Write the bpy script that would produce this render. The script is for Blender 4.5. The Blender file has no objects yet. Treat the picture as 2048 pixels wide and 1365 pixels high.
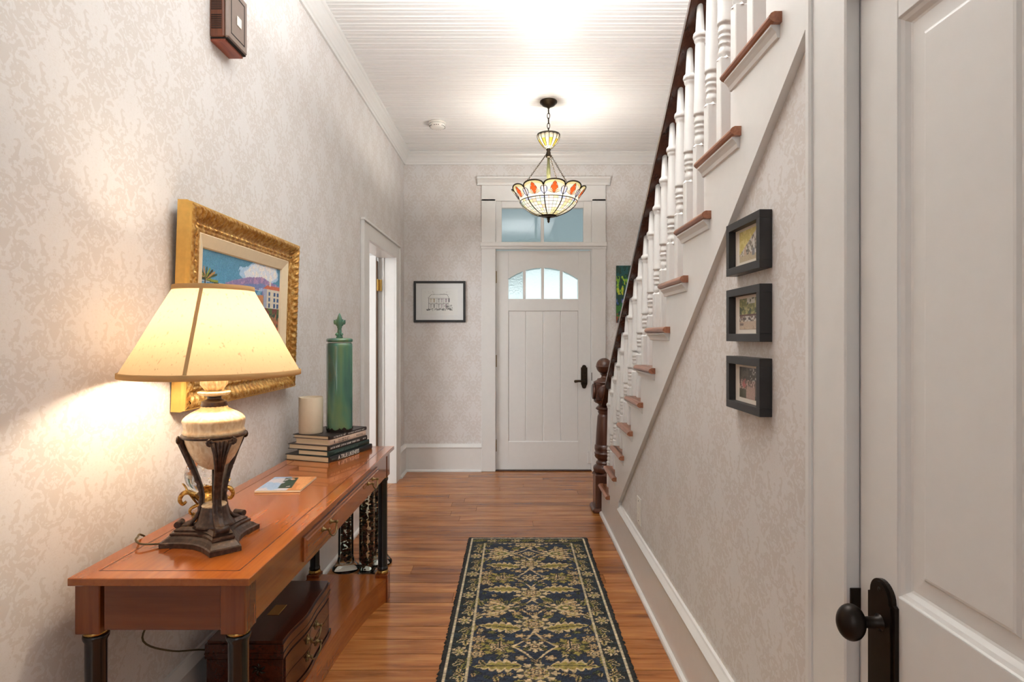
import bpy, bmesh, math, random
import numpy as np
from mathutils import Vector, Matrix

random.seed(7)
np.random.seed(7)
PI = math.pi
S = bpy.context.scene
C = S.collection

# ------------------------------------------------------------------ camera, world, lights, exposure
F = 1138.0                     # focal length in pixels of the 2048 x 1365 frame
CAMZ = 1.301
cam = bpy.data.objects.new('camera', bpy.data.cameras.new('camera'))
C.objects.link(cam)
cam.location = (0, 0, CAMZ)
cam.rotation_euler = (PI / 2, 0, 0)
cam.data.sensor_fit = 'HORIZONTAL'
cam.data.sensor_width = 36.0
cam.data.lens = F / 2048 * 36.0
cam.data.shift_x = -4 / 2048
cam.data.shift_y = -9.5 / 2048
cam.data.clip_start = 0.02
S.camera = cam

W = bpy.data.worlds.new('sky'); S.world = W
W.use_nodes = True
W.node_tree.nodes['Background'].inputs[0].default_value = (0.86, 0.95, 0.98, 1)
W.node_tree.nodes['Background'].inputs[1].default_value = 0.95

S.view_settings.view_transform = 'Standard'
S.view_settings.look = 'None'
S.view_settings.gamma = 1.0
S.view_settings.use_curve_mapping = False
S.view_settings.exposure = 0.55


def area(name, loc, rot, sx, sy, power, col=(1, 1, 1)):
    l = bpy.data.lights.new(name, 'AREA')
    l.shape = 'RECTANGLE'; l.size = sx; l.size_y = sy; l.energy = power; l.color = col
    o = bpy.data.objects.new(name, l); C.objects.link(o)
    o.location = loc; o.rotation_euler = rot
    return o


def point(name, loc, power, col, r=0.03):
    l = bpy.data.lights.new(name, 'POINT')
    l.energy = power; l.color = col; l.shadow_soft_size = r
    o = bpy.data.objects.new(name, l); C.objects.link(o)
    o.location = loc
    return o


# added fill lights with no built source: behind camera, stairwell, side room, ceiling bounce
area('rear_fill_light', (-0.15, -2.45, 1.75), (PI / 2, 0, 0), 1.6, 2.3, 11, (0.93, 0.97, 1.0))  # added fill from behind the camera; the end wall has no window
area('stairwell_fill_light', (1.15, 0.9, 4.9), (0, 0, 0), 0.9, 2.4, 36, (0.99, 0.985, 0.97))  # added fill from the top of the stairwell, no fixture modelled
area('side_room_fill_light', (-2.9, 2.95, 1.7), (PI / 2, 0, -0.86), 1.6, 1.7, 48, (0.95, 0.98, 1.0))  # added to brighten the far end through the doorway; room has no window
area('ceiling_bounce_fill', (0.15, 1.95, 2.52), (PI, 0, 0), 0.8, 0.8, 38, (0.985, 0.987, 0.98))  # added upward fill bounced off the ceiling, no fixture hangs here

# ------------------------------------------------------------------ helpers
TAU = 2 * PI


def srgb(r, g, b):
    def f(c):
        c /= 255.0
        return c / 12.92 if c <= 0.04045 else ((c + 0.055) / 1.055) ** 2.4
    return (f(r), f(g), f(b), 1.0)


class MB:
    """collects geometry in world coordinates"""
    def __init__(self):
        self.v = []; self.f = []; self.sm = []

    def add(self, vs, fs, smooth=False):
        o = len(self.v)
        self.v += [tuple(p) for p in vs]
        self.f += [tuple(i + o for i in q) for q in fs]
        self.sm += [smooth] * len(fs)
        return self

    def box(self, x0, x1, y0, y1, z0, z1):
        vs = [(x0, y0, z0), (x1, y0, z0), (x1, y1, z0), (x0, y1, z0), (x0, y0, z1), (x1, y0, z1), (x1, y1, z1), (x0, y1, z1)]
        fs = [(0, 3, 2, 1), (4, 5, 6, 7), (0, 1, 5, 4), (1, 2, 6, 5), (2, 3, 7, 6), (3, 0, 4, 7)]
        return self.add(vs, fs)

    def bbox(self, x0, x1, y0, y1, z0, z1, b=0.003):
        """box with chamfered edges"""
        bm = bmesh.new()
        bmesh.ops.create_cube(bm, size=1)
        for v in bm.verts:
            v.co = Vector(((x0 + x1) / 2 + v.co.x * (x1 - x0), (y0 + y1) / 2 + v.co.y * (y1 - y0), (z0 + z1) / 2 + v.co.z * (z1 - z0)))
        bmesh.ops.bevel(bm, geom=bm.edges[:], offset=b, segments=1, affect='EDGES')
        return self.bm(bm)

    def bm(self, bm, M=None, smooth=False):
        bm.verts.index_update()
        vs = [(M @ v.co) if M else v.co.copy() for v in bm.verts]
        fs = [[v.index for v in f.verts] for f in bm.faces]
        bm.free()
        return self.add(vs, fs, smooth)

    def prism(self, poly, axis, a, b, smooth=False):
        """polygon extruded along axis 'x','y','z' from a to b; poly gives the two other coordinates in order"""
        n = len(poly)

        def P(p, t):
            if axis == 'x': return (t, p[0], p[1])
            if axis == 'y': return (p[0], t, p[1])
            return (p[0], p[1], t)
        vs = [P(p, a) for p in poly] + [P(p, b) for p in poly]
        o = len(self.v)
        self.add(vs, [(i, (i + 1) % n, n + (i + 1) % n, n + i) for i in range(n)], smooth)
        self.f += [tuple(o + i for i in reversed(range(n))), tuple(o + n + i for i in range(n))]
        self.sm += [False, False]
        return self

    def lathe(self, prof, c=(0, 0, 0), n=24, axis='z', smooth=True, mod=None, cap=True):
        """prof: list of (r, h)"""
        vs = []
        m = len(prof)
        for r, h in prof:
            for k in range(n):
                a = TAU * k / n
                rr = mod(r, h, a) if mod else r
                x, y = rr * math.cos(a), rr * math.sin(a)
                if axis == 'z': vs.append((c[0] + x, c[1] + y, c[2] + h))
                elif axis == 'x': vs.append((c[0] + h, c[1] + x, c[2] + y))
                else: vs.append((c[0] + y, c[1] + h, c[2] + x))
        fs = []
        for i in range(m - 1):
            for k in range(n):
                a, b = i * n + k, i * n + (k + 1) % n
                fs.append((a, b, b + n, a + n))
        self.add(vs, fs, smooth)
        if cap:
            o = len(self.v) - len(vs)
            if prof[0][0] > 1e-5:
                self.f.append(tuple(o + k for k in reversed(range(n)))); self.sm.append(False)
            if prof[-1][0] > 1e-5:
                self.f.append(tuple(o + (m - 1) * n + k for k in range(n))); self.sm.append(False)
        return self

    def tube(self, pts, r, n=8, closed=False, smooth=True, sy=1.0):
        pts = [Vector(p) for p in pts]
        m = len(pts)
        rs = r if isinstance(r, (list, tuple)) else [r] * m
        vs = []
        up = None
        for i, p in enumerate(pts):
            if closed:
                t = pts[(i + 1) % m] - pts[i - 1]
            else:
                t = pts[min(i + 1, m - 1)] - pts[max(i - 1, 0)]
            t.normalize()
            if up is None:
                up = Vector((0, 0, 1)) if abs(t.z) < 0.9 else Vector((1, 0, 0))
            u = up - t * up.dot(t)
            if u.length < 1e-4:
                u = Vector((1, 0, 0)) - t * t.x
            u.normalize(); w = t.cross(u); up = u
            for k in range(n):
                a = TAU * k / n
                vs.append(p + u * (math.cos(a) * rs[i]) + w * (math.sin(a) * rs[i] * sy))
        fs = []
        for i in range(m if closed else m - 1):
            for k in range(n):
                a, b = i * n + k, i * n + (k + 1) % n
                c, d = ((i + 1) % m) * n + (k + 1) % n, ((i + 1) % m) * n + k
                fs.append((a, b, c, d))
        self.add(vs, fs, smooth)
        if not closed:
            o = len(self.v) - len(vs)
            self.f.append(tuple(o + k for k in reversed(range(n)))); self.sm.append(False)
            self.f.append(tuple(o + (m - 1) * n + k for k in range(n))); self.sm.append(False)
        return self

    def ball(self, c, r, nu=16, nv=10, sx=1, sy=1, sz=1):
        prof = [(max(1e-6, math.sin(PI * i / nv)), -math.cos(PI * i / nv)) for i in range(nv + 1)]
        o = len(self.v)
        self.lathe(prof, (0, 0, 0), nu, cap=False)
        for i in range(o, len(self.v)):
            x, y, z = self.v[i]
            self.v[i] = (c[0] + x * r * sx, c[1] + y * r * sy, c[2] + z * r * sz)
        return self

    def rings(self, frame, rings):
        """nested rectangles: frame(u,v,d)->point, rings=[(u0,u1,v0,v1,d),...]; last ring is filled"""
        vs = []; fs = []
        for (u0, u1, v0, v1, d) in rings:
            vs += [frame(u0, v0, d), frame(u1, v0, d), frame(u1, v1, d), frame(u0, v1, d)]
        for i in range(len(rings) - 1):
            for k in range(4):
                a, b = 4 * i + k, 4 * i + (k + 1) % 4
                fs.append((a, b, b + 4, a + 4))
        n = 4 * (len(rings) - 1)
        fs.append((n, n + 1, n + 2, n + 3))
        return self.add(vs, fs)

    def xf(self, M):
        self.v = [tuple(M @ Vector(p)) for p in self.v]
        return self

    def mesh(self, name, origin=(0, 0, 0)):
        me = bpy.data.meshes.new(name)
        ox, oy, oz = origin
        me.from_pydata([(x - ox, y - oy, z - oz) for x, y, z in self.v], [], self.f)
        me.update()
        bm = bmesh.new(); bm.from_mesh(me)
        bmesh.ops.recalc_face_normals(bm, faces=bm.faces[:])
        bm.to_mesh(me); bm.free()
        if any(self.sm):
            me.polygons.foreach_set('use_smooth', self.sm)
        return me


ORG = {}


def put(name, mb, mat, parent=None, origin=None, label=None):
    """one mesh object; geometry is given in world coordinates"""
    if parent is not None:
        org = ORG[parent.name]
    else:
        org = origin or (0, 0, 0)
    me = mb.mesh(name, org)
    me.materials.append(mat)
    o = bpy.data.objects.new(name, me)
    C.objects.link(o)
    if parent is not None:
        o.parent = parent
    else:
        o.location = org
    ORG[o.name] = org
    if label: o['label'] = label
    return o


def thing(name, label, cat, loc, group=None):
    o = bpy.data.objects.new(name, None)
    o.empty_display_size = 0.05
    C.objects.link(o); o.location = loc
    o['label'] = label; o['category'] = cat
    if group: o['group'] = group
    ORG[o.name] = tuple(loc)
    return o


def tag(o, label, cat, group=None):
    o['label'] = label; o['category'] = cat
    if group: o['group'] = group
    return o


def struct(name, mb, mat, label=None, cat=None):
    o = put(name, mb, mat)
    o['kind'] = 'structure'
    if label: o['label'] = label
    if cat: o['category'] = cat
    return o


# ------------------------------------------------------------------ materials
class NT:
    def __init__(self, name):
        self.m = bpy.data.materials.new(name); self.m.use_nodes = True
        self.t = self.m.node_tree; self.n = self.t.nodes
        self.b = self.n['Principled BSDF']; self.out = self.n['Material Output']

    def new(self, typ, **kw):
        nd = self.n.new(typ)
        for k, v in kw.items(): setattr(nd, k, v)
        return nd

    def link(self, a, b): self.t.links.new(a, b)

    def val(self, sock, v):
        if hasattr(v, 'is_linked') or isinstance(v, bpy.types.NodeSocket): self.link(v, sock)
        else: sock.default_value = v

    def math(self, op, a, b=0.0, c=None):
        nd = self.new('ShaderNodeMath', operation=op)
        self.val(nd.inputs[0], a); self.val(nd.inputs[1], b)
        if c is not None: self.val(nd.inputs[2], c)
        return nd.outputs[0]

    def noise(self, vec, scale, detail=3.0, rough=0.5, dist=0.0):
        nd = self.new('ShaderNodeTexNoise')
        if vec is not None: self.link(vec, nd.inputs['Vector'])
        nd.inputs['Scale'].default_value = scale; nd.inputs['Detail'].default_value = detail
        nd.inputs['Roughness'].default_value = rough; nd.inputs['Distortion'].default_value = dist
        return nd.outputs['Fac']

    def ramp(self, fac, stops, interp='LINEAR'):
        nd = self.new('ShaderNodeValToRGB'); nd.color_ramp.interpolation = interp
        e = nd.color_ramp.elements
        while len(e) < len(stops): e.new(0.5)
        for i, (p, c) in enumerate(stops):
            e[i].position = p; e[i].color = c if len(c) == 4 else (*c, 1)
        self.link(fac, nd.inputs[0])
        return nd.outputs[0]

    def mix(self, fac, a, b, mode='MIX'):
        nd = self.new('ShaderNodeMix', data_type='RGBA', blend_type=mode)
        self.val(nd.inputs[0], fac); self.val(nd.inputs[6], a); self.val(nd.inputs[7], b)
        return nd.outputs[2]

    def mapping(self, vec, scale, loc=(0, 0, 0)):
        nd = self.new('ShaderNodeMapping'); self.link(vec, nd.inputs[0])
        nd.inputs['Scale'].default_value = scale; nd.inputs['Location'].default_value = loc
        return nd.outputs[0]

    def pos(self): return self.new('ShaderNodeNewGeometry').outputs['Position']

    def bump(self, h, strength=0.2, dist=0.002):
        nd = self.new('ShaderNodeBump')
        nd.inputs['Strength'].default_value = strength; nd.inputs['Distance'].default_value = dist
        self.link(h, nd.inputs['Height']); self.link(nd.outputs[0], self.b.inputs['Normal'])

    def set(self, **kw):
        names = dict(col='Base Color', rough='Roughness', metal='Metallic', coat='Coat Weight', coatr='Coat Roughness',
                     spec='Specular IOR Level', trans='Transmission Weight', ior='IOR', emis='Emission Strength', emc='Emission Color')
        for k, v in kw.items(): self.val(self.b.inputs[names[k]], v)
        return self


def plain(name, col, rough=0.5, metal=0.0, coat=0.0, bump=0.0, var=0.05, bscale=60):
    t = NT(name)
    n = t.noise(t.pos(), bscale, 3)
    dark = tuple(c * (1 - var * 2) for c in col[:3]) + (1,)
    t.set(col=t.ramp(n, [(0.3, dark), (0.7, col)]), rough=rough, metal=metal, coat=coat, coatr=0.06)
    if bump: t.bump(n, bump)
    return t.m


def wood(name, dark, mid, light, axis=1, rough=0.3, coat=0.0, scale=1.0, rand=False, bump=0.05):
    t = NT(name)
    p = t.pos()
    sc = [26 * scale] * 3; sc[axis] = 2.6 * scale
    off = None
    if rand:
        oi = t.new('ShaderNodeObjectInfo')
        add = t.new('ShaderNodeVectorMath', operation='MULTIPLY_ADD')
        cb = t.new('ShaderNodeCombineXYZ')
        for i in range(3): t.link(oi.outputs['Random'], cb.inputs[i])
        t.link(cb.outputs[0], add.inputs[0]); add.inputs[1].default_value = (37, 53, 71); t.link(p, add.inputs[2])
        p = add.outputs[0]
    g = t.noise(t.mapping(p, sc), 1.0, 6, 0.62, 0.5)
    sc2 = [150 * scale] * 3; sc2[axis] = 5 * scale
    g2 = t.noise(t.mapping(p, sc2), 1.0, 2, 0.5)
    col = t.ramp(g, [(0.28, dark), (0.47, mid), (0.68, light)])
    col = t.mix(0.22, col, t.ramp(g2, [(0.35, dark), (0.6, light)]))
    if rand:
        tone = t.ramp(oi.outputs['Random'], [(0, (0.66, 0.60, 0.56)), (0.3, (0.93, 0.9, 0.86)), (0.65, (1.0, 1.0, 1.0)), (1, (1.13, 1.15, 1.18))])
        col = t.mix(1.0, col, tone, 'MULTIPLY')
    t.set(col=col, rough=rough, coat=coat, coatr=0.05)
    if bump > .02: t.bump(g2, bump, 0.001)
    return t.m


def wallpaper(name, axis):
    """half-drop damask: two interleaved lattices of mirrored motifs, drawn with node maths"""
    t = NT(name)
    WW, HH = 0.262, 0.3855
    sp = t.new('ShaderNodeSeparateXYZ'); t.link(t.pos(), sp.inputs[0])
    s = sp.outputs[axis]; z = sp.outputs[2]
    ca = t.math('COSINE', t.math('MULTIPLY', s, TAU / WW)); cb = t.math('COSINE', t.math('MULTIPLY', z, TAU / HH))
    lat = t.math('ADD', ca, cb)                        # +2 at motif A, -2 at motif B, 0 on the ogee between
    isA = t.math('GREATER_THAN', lat, 0.0)
    uA = t.math('WRAP', s, WW / 2, -WW / 2); vA = t.math('WRAP', z, HH / 2, -HH / 2)
    uB = t.math('WRAP', t.math('ADD', s, WW / 2), WW / 2, -WW / 2); vB = t.math('WRAP', t.math('ADD', z, HH / 2), HH / 2, -HH / 2)

    def pick(x, y_):
        return t.math('ADD', t.math('MULTIPLY', x, isA), t.math('MULTIPLY', y_, t.math('SUBTRACT', 1.0, isA)))
    u = t.math('ABSOLUTE', pick(uA, uB)); v = pick(vA, vB)
    cv = t.new('ShaderNodeCombineXYZ'); t.link(u, cv.inputs[0]); t.link(v, cv.inputs[1])
    n1 = t.noise(cv.outputs[0], 36, 1.0, 0.5, 1.6)
    n2 = t.noise(cv.outputs[0], 95, 1.0, 0.5, 1.0)
    al = t.math('ABSOLUTE', lat)
    # leaf body in the middle of each motif, with a pointed tip
    body = t.math('SUBTRACT', 1.0, t.math('ADD', t.math('MULTIPLY', u, 1 / .075), t.math('MULTIPLY', t.math('ABSOLUTE', t.math('ADD', v, -.01)), 1 / .12)))
    f = t.math('ADD', t.math('ADD', t.math('MULTIPLY', n1, 0.75), t.math('MULTIPLY', n2, 0.25)), t.math('MULTIPLY', t.math('MAXIMUM', body, -0.25), 0.16))
    f = t.math('ADD', f, t.math('MULTIPLY', t.math('MINIMUM', al, 0.35), 0.05))
    mask = t.ramp(f, [(0.485, (0, 0, 0)), (0.52, (1, 1, 1))])
    veins = t.ramp(n2, [(0.44, (1, 1, 1)), (0.475, (0.5, 0.5, 0.5)), (0.51, (1, 1, 1))])
    mask = t.mix(1.0, mask, veins, 'MULTIPLY')
    fine = t.noise(t.pos(), 900, 1)
    col = t.mix(mask, srgb(214, 208, 203), srgb(225, 222, 220))
    col = t.mix(0.07, col, t.ramp(fine, [(0.3, srgb(190, 182, 176)), (0.7, srgb(245, 241, 238))]))
    t.set(col=col, rough=0.6, spec=0.35)
    t.bump(mask, 0.1, 0.0004)
    return t.m


def vcol(name, rough=0.6, bump=0.0, coat=0.0, nscale=400):
    t = NT(name)
    at = t.new('ShaderNodeAttribute', attribute_name='Col')
    n = t.noise(t.pos(), nscale, 2)
    col = t.mix(0.25, at.outputs['Color'], t.mix(1.0, at.outputs['Color'], t.ramp(n, [(0.3, (0.55, 0.55, 0.55)), (0.7, (1.35, 1.35, 1.35))]), 'MULTIPLY'))
    t.set(col=col, rough=rough, coat=coat)
    if bump: t.bump(n, bump, 0.003)
    return t.m


def thin_glass(name, tint=(0.97, 0.99, 0.98, 1), rough=0.02, fres=1.45):
    t = NT(name)
    tr = t.new('ShaderNodeBsdfTransparent'); tr.inputs[0].default_value = tint
    gl = t.new('ShaderNodeBsdfGlossy'); gl.inputs['Roughness'].default_value = rough
    fr = t.new('ShaderNodeFresnel'); fr.inputs[0].default_value = fres
    mx = t.new('ShaderNodeMixShader')
    t.link(fr.outputs[0], mx.inputs[0]); t.link(tr.outputs[0], mx.inputs[1]); t.link(gl.outputs[0], mx.inputs[2])
    t.link(mx.outputs[0], t.out.inputs[0])
    return t.m


def frosted(name, col, rough=0.35):
    t = NT(name)
    n = t.noise(t.pos(), 55, 3)
    t.set(col=col, rough=rough, trans=1.0, ior=1.3)
    t.bump(n, 0.35, 0.01)
    return t.m


def translucent(name, col, attr=False, speck=False, gloss=0.08, dif=0.4):
    t = NT(name)
    if attr:
        c = t.new('ShaderNodeAttribute', attribute_name='Col').outputs['Color']
    else:
        c = None
    if speck:
        m = t.mapping(t.pos(), (1, 1, 0.25))
        s1 = t.noise(m, 170, 1, 0.4)
        s2 = t.noise(t.mapping(t.pos(), (240, 240, 9)), 1, 2)
        cc = t.ramp(s1, [(0.25, tuple(x * 0.62 for x in col[:3]) + (1,)), (0.33, col)])
        c = t.mix(0.18, cc, t.ramp(s2, [(0.3, tuple(x * 0.8 for x in col[:3]) + (1,)), (0.7, col)]))
    tl = t.new('ShaderNodeBsdfTranslucent'); df = t.new('ShaderNodeBsdfDiffuse'); gl = t.new('ShaderNodeBsdfGlossy')
    gl.inputs['Roughness'].default_value = 0.25
    for nd in (tl, df):
        if c is not None: t.link(c, nd.inputs[0])
        else: nd.inputs[0].default_value = col
    m1 = t.new('ShaderNodeMixShader'); m1.inputs[0].default_value = dif
    t.link(tl.outputs[0], m1.inputs[1]); t.link(df.outputs[0], m1.inputs[2])
    m2 = t.new('ShaderNodeMixShader'); m2.inputs[0].default_value = gloss
    t.link(m1.outputs[0], m2.inputs[1]); t.link(gl.outputs[0], m2.inputs[2])
    t.link(m2.outputs[0], t.out.inputs[0])
    return t.m


def emis(name, col, s):
    t = NT(name); t.set(col=col, emc=col, emis=s)
    return t.m


M = {}
M['white'] = plain('white_gloss_paint', srgb(228, 227, 224), 0.32, var=0.012, bump=0.04, bscale=25)
M['ceil'] = plain('ceiling_paint', srgb(242, 241, 239), 0.42, var=0.01, bump=0.03, bscale=30)
M['wp_y'] = wallpaper('damask_wallpaper_side', 1)
M['wp_x'] = wallpaper('damask_wallpaper_end', 0)
M['plank'] = wood('heart_pine', srgb(112, 60, 26), srgb(168, 102, 50), srgb(194, 131, 72), 0, 0.27, 0.15, 0.9, True, 0.05)
M['gap'] = plain('floor_gap', srgb(40, 22, 12), 0.9)
M['tread'] = wood('stair_tread', srgb(105, 55, 32), srgb(150, 92, 62), srgb(176, 118, 86), 1, 0.28, 0.2)
M['mahog'] = wood('dark_mahogany', srgb(40, 20, 13), srgb(62, 32, 21), srgb(82, 45, 30), 1, 0.27, 0.25)
M['newel'] = wood('newel_mahogany', srgb(48, 24, 15), srgb(76, 42, 28), srgb(100, 60, 42), 2, 0.3, 0.25)
M['cherry'] = wood('cherry_top', srgb(136, 68, 25), srgb(156, 82, 30), srgb(170, 96, 38), 1, 0.18, 0.6, 0.7, bump=0.01)
M['cherry_x'] = wood('cherry_end_shaded', srgb(92, 40, 16), srgb(112, 52, 22), srgb(126, 64, 30), 0, 0.22, 0.45, 0.7, bump=0.01)  # same cherry, darkened to paint in the shade on the table ends
M['cherry_z'] = wood('cherry_block_shaded', srgb(100, 44, 17), srgb(122, 58, 24), srgb(138, 72, 33), 2, 0.22, 0.45, 0.7, bump=0.01)  # corner block cherry, shade of the table ends put into its colour
M['chest'] = wood('chest_mahogany', srgb(44, 15, 8), srgb(62, 24, 13), srgb(78, 34, 20), 1, 0.2, 0.4, 0.8, bump=0.01)
M['black'] = plain('black_lacquer', (0.012, 0.012, 0.013, 1), 0.22, coat=0.3)
M['brass'] = plain('brass', srgb(196, 160, 92), 0.25, 1.0)
M['obrass'] = plain('aged_brass', srgb(150, 130, 88), 0.35, 1.0, var=0.15)
M['inlay'] = plain('inlay_line', srgb(70, 30, 14), 0.3)
M['bronze'] = plain('dark_bronze', srgb(66, 56, 44), 0.38, 0.85, var=0.15)
M['oilbronze'] = plain('oil_bronze', srgb(38, 30, 24), 0.34, 0.6, var=0.1)
M['frameblk'] = plain('black_frame', srgb(38, 37, 38), 0.42, var=0.06)
M['mat'] = plain('mat_board', srgb(228, 220, 208), 0.8, var=0.01)
M['paper'] = plain('paper_white', srgb(244, 243, 240), 0.8, var=0.01)
M['cream'] = plain('cream_ceramic', srgb(214, 200, 176), 0.55, var=0.02)
M['pages'] = None
M['vcol'] = vcol('painted_canvas', 0.55, 0.25)
M['print'] = vcol('printed_photo', 0.35, 0.0)
M['rug'] = vcol('wool_pile', 0.95, 0.8, nscale=520)
M['glass'] = thin_glass('clear_glass', (1, 1, 1, 1), 0.02, 1.3)
M['vaseglass'] = thin_glass('vase_glass', (0.95, 0.985, 0.965, 1), 0.03, 1.28)
M['pane'] = thin_glass('transom_glass', (0.93, 0.97, 0.99, 1), 0.03)
M['frost'] = frosted('frosted_glass', (0.90, 0.97, 0.95, 1))
M['plastic'] = plain('white_plastic', srgb(236, 233, 226), 0.4, var=0.01)
M['darkslot'] = plain('dark_slot', srgb(24, 16, 12), 0.8)

# pages material: thin horizontal lines
t = NT('book_pages'); sp = t.new('ShaderNodeSeparateXYZ'); t.link(t.pos(), sp.inputs[0])
w = t.math('SINE', t.math('MULTIPLY', sp.outputs[2], 9000.0))
t.set(col=t.ramp(t.noise(t.mapping(t.pos(), (3, 3, 900)), 1, 2), [(0.3, srgb(196, 178, 148)), (0.7, srgb(228, 214, 188))]), rough=0.9)
M['pages'] = t.m

# gold leaf frame: ornate metal, darker in its own patina noise
t = NT('gold_leaf'); n = t.noise(t.pos(), 70, 3)
t.set(col=t.ramp(n, [(0.3, srgb(168, 112, 50)), (0.5, srgb(202, 150, 76)), (0.72, srgb(236, 202, 132))]), rough=0.34, metal=0.6)
t.bump(n, 0.08, 0.001); M['gold'] = t.m
M['goldside'] = plain('gold_side', srgb(222, 178, 96), 0.42, 0.45, var=0.06)
M['linen'] = plain('linen_liner', srgb(236, 218, 184), 0.85, var=0.02)
t = NT('antique_gold'); n = t.noise(t.pos(), 120, 3)
t.set(col=t.ramp(n, [(0.3, srgb(92, 52, 20)), (0.55, srgb(186, 146, 74)), (0.75, srgb(222, 196, 124))]), rough=0.35, metal=0.7); M['agold'] = t.m
# lamp: carved dark resin with pale rub, ivory swirl
t = NT('carved_resin'); n = t.noise(t.pos(), 90, 4)
t.set(col=t.ramp(n, [(0.35, srgb(46, 31, 24)), (0.6, srgb(74, 54, 44)), (0.82, srgb(122, 104, 86))]), rough=0.36); M['resin'] = t.m
t = NT('ivory_shell'); n = t.noise(t.mapping(t.pos(), (1, 1, 0.5)), 45, 3, 0.5, 2.0)
t.set(col=t.ramp(n, [(0.3, srgb(206, 178, 136)), (0.6, srgb(232, 214, 182)), (0.8, srgb(244, 234, 212))]), rough=0.28, coat=0.3); M['ivory'] = t.m
M['shade'] = translucent('lamp_shade_linen', srgb(192, 168, 134), speck=True, gloss=0.0, dif=0.72)
M['shadetrim'] = translucent('lamp_shade_trim', srgb(206, 172, 122), gloss=0.0, dif=0.75)
M['tiffany'] = translucent('stained_glass', (1, 1, 1, 1), attr=True, gloss=0.05, dif=0.91)
M['came'] = plain('lead_came', srgb(72, 66, 54), 0.4, 0.7, var=0.1)
# jar glaze
t = NT('green_glaze'); p = t.pos(); n = t.noise(t.mapping(p, (14, 14, 3)), 1, 3, 0.5, 0.5)
t.set(col=t.ramp(n, [(0.3, srgb(48, 96, 90)), (0.5, srgb(76, 122, 98)), (0.66, srgb(104, 132, 88)), (0.8, srgb(126, 134, 80))]), rough=0.1, coat=0.6)
M['glaze'] = t.m
M['clay'] = plain('dark_clay', srgb(34, 26, 18), 0.7, var=0.2)
# glass ball
t = NT('crystal'); t.set(col=(0.98, 1, 1, 1), rough=0.0, trans=1.0, ior=1.45); M['crystal'] = t.m
t = NT('bubble'); t.set(col=(1, 1, 1, 1), rough=0.02, trans=0.75, ior=1.12); M['bubble'] = t.m

# ------------------------------------------------------------------ raster drawing -> coloured grid meshes
class Ras:
    def __init__(self, w, h, W, H, bg):
        """w x h metres sampled on W x H points; x in [-w/2,w/2], y in [0,h]"""
        self.x, self.y = np.meshgrid(np.linspace(-w / 2, w / 2, W), np.linspace(0, h, H))
        self.w, self.h, self.W, self.H = w, h, W, H
        self.c = np.ones((H, W, 3)) * np.array(bg, float)

    def set(self, m, col, a=1.0):
        m = m.astype(float) * a
        self.c = self.c * (1 - m[..., None]) + np.array(col, float) * m[..., None]

    def jit(self, amt):
        self.c += (np.random.rand(self.H, self.W, 1) - 0.5) * amt + (np.random.rand(self.H, self.W, 3) - 0.5) * amt * 0.4

    def fbm(self, sx, sy=None, seed=0, octs=3):
        sy = sy or sx
        rs = np.random.RandomState(seed)
        out = np.zeros((self.H, self.W)); amp = 1.0; tot = 0
        for o in range(octs):
            gw, gh = max(2, int(self.w / sx * 2 ** o) + 2), max(2, int(self.h / sy * 2 ** o) + 2)
            g = rs.rand(gh, gw)
            fx = (self.x / self.w + 0.5) * (gw - 1.001); fy = (self.y / self.h) * (gh - 1.001)
            ix, iy = fx.astype(int), fy.astype(int); tx, ty = fx - ix, fy - iy
            tx = tx * tx * (3 - 2 * tx); ty = ty * ty * (3 - 2 * ty)
            v = (g[iy, ix] * (1 - tx) + g[iy, ix + 1] * tx) * (1 - ty) + (g[iy + 1, ix] * (1 - tx) + g[iy + 1, ix + 1] * tx) * ty
            out += v * amp; tot += amp; amp *= 0.5
        return out / tot

    def poly(self, pts):
        m = np.zeros((self.H, self.W), bool)
        n = len(pts)
        for i in range(n):
            x0, y0 = pts[i]; x1, y1 = pts[(i + 1) % n]
            if y0 == y1: continue
            c = ((self.y >= min(y0, y1)) & (self.y < max(y0, y1))) & (self.x < (x1 - x0) * (self.y - y0) / (y1 - y0) + x0)
            m ^= c
        return m

    def seg(self, p, q, r):
        dx, dy = q[0] - p[0], q[1] - p[1]; L = dx * dx + dy * dy + 1e-12
        tt = np.clip(((self.x - p[0]) * dx + (self.y - p[1]) * dy) / L, 0, 1)
        return np.hypot(self.x - p[0] - tt * dx, self.y - p[1] - tt * dy) < r

    def ell(self, cx, cy, rx, ry):
        return ((self.x - cx) / rx) ** 2 + ((self.y - cy) / ry) ** 2 < 1


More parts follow.
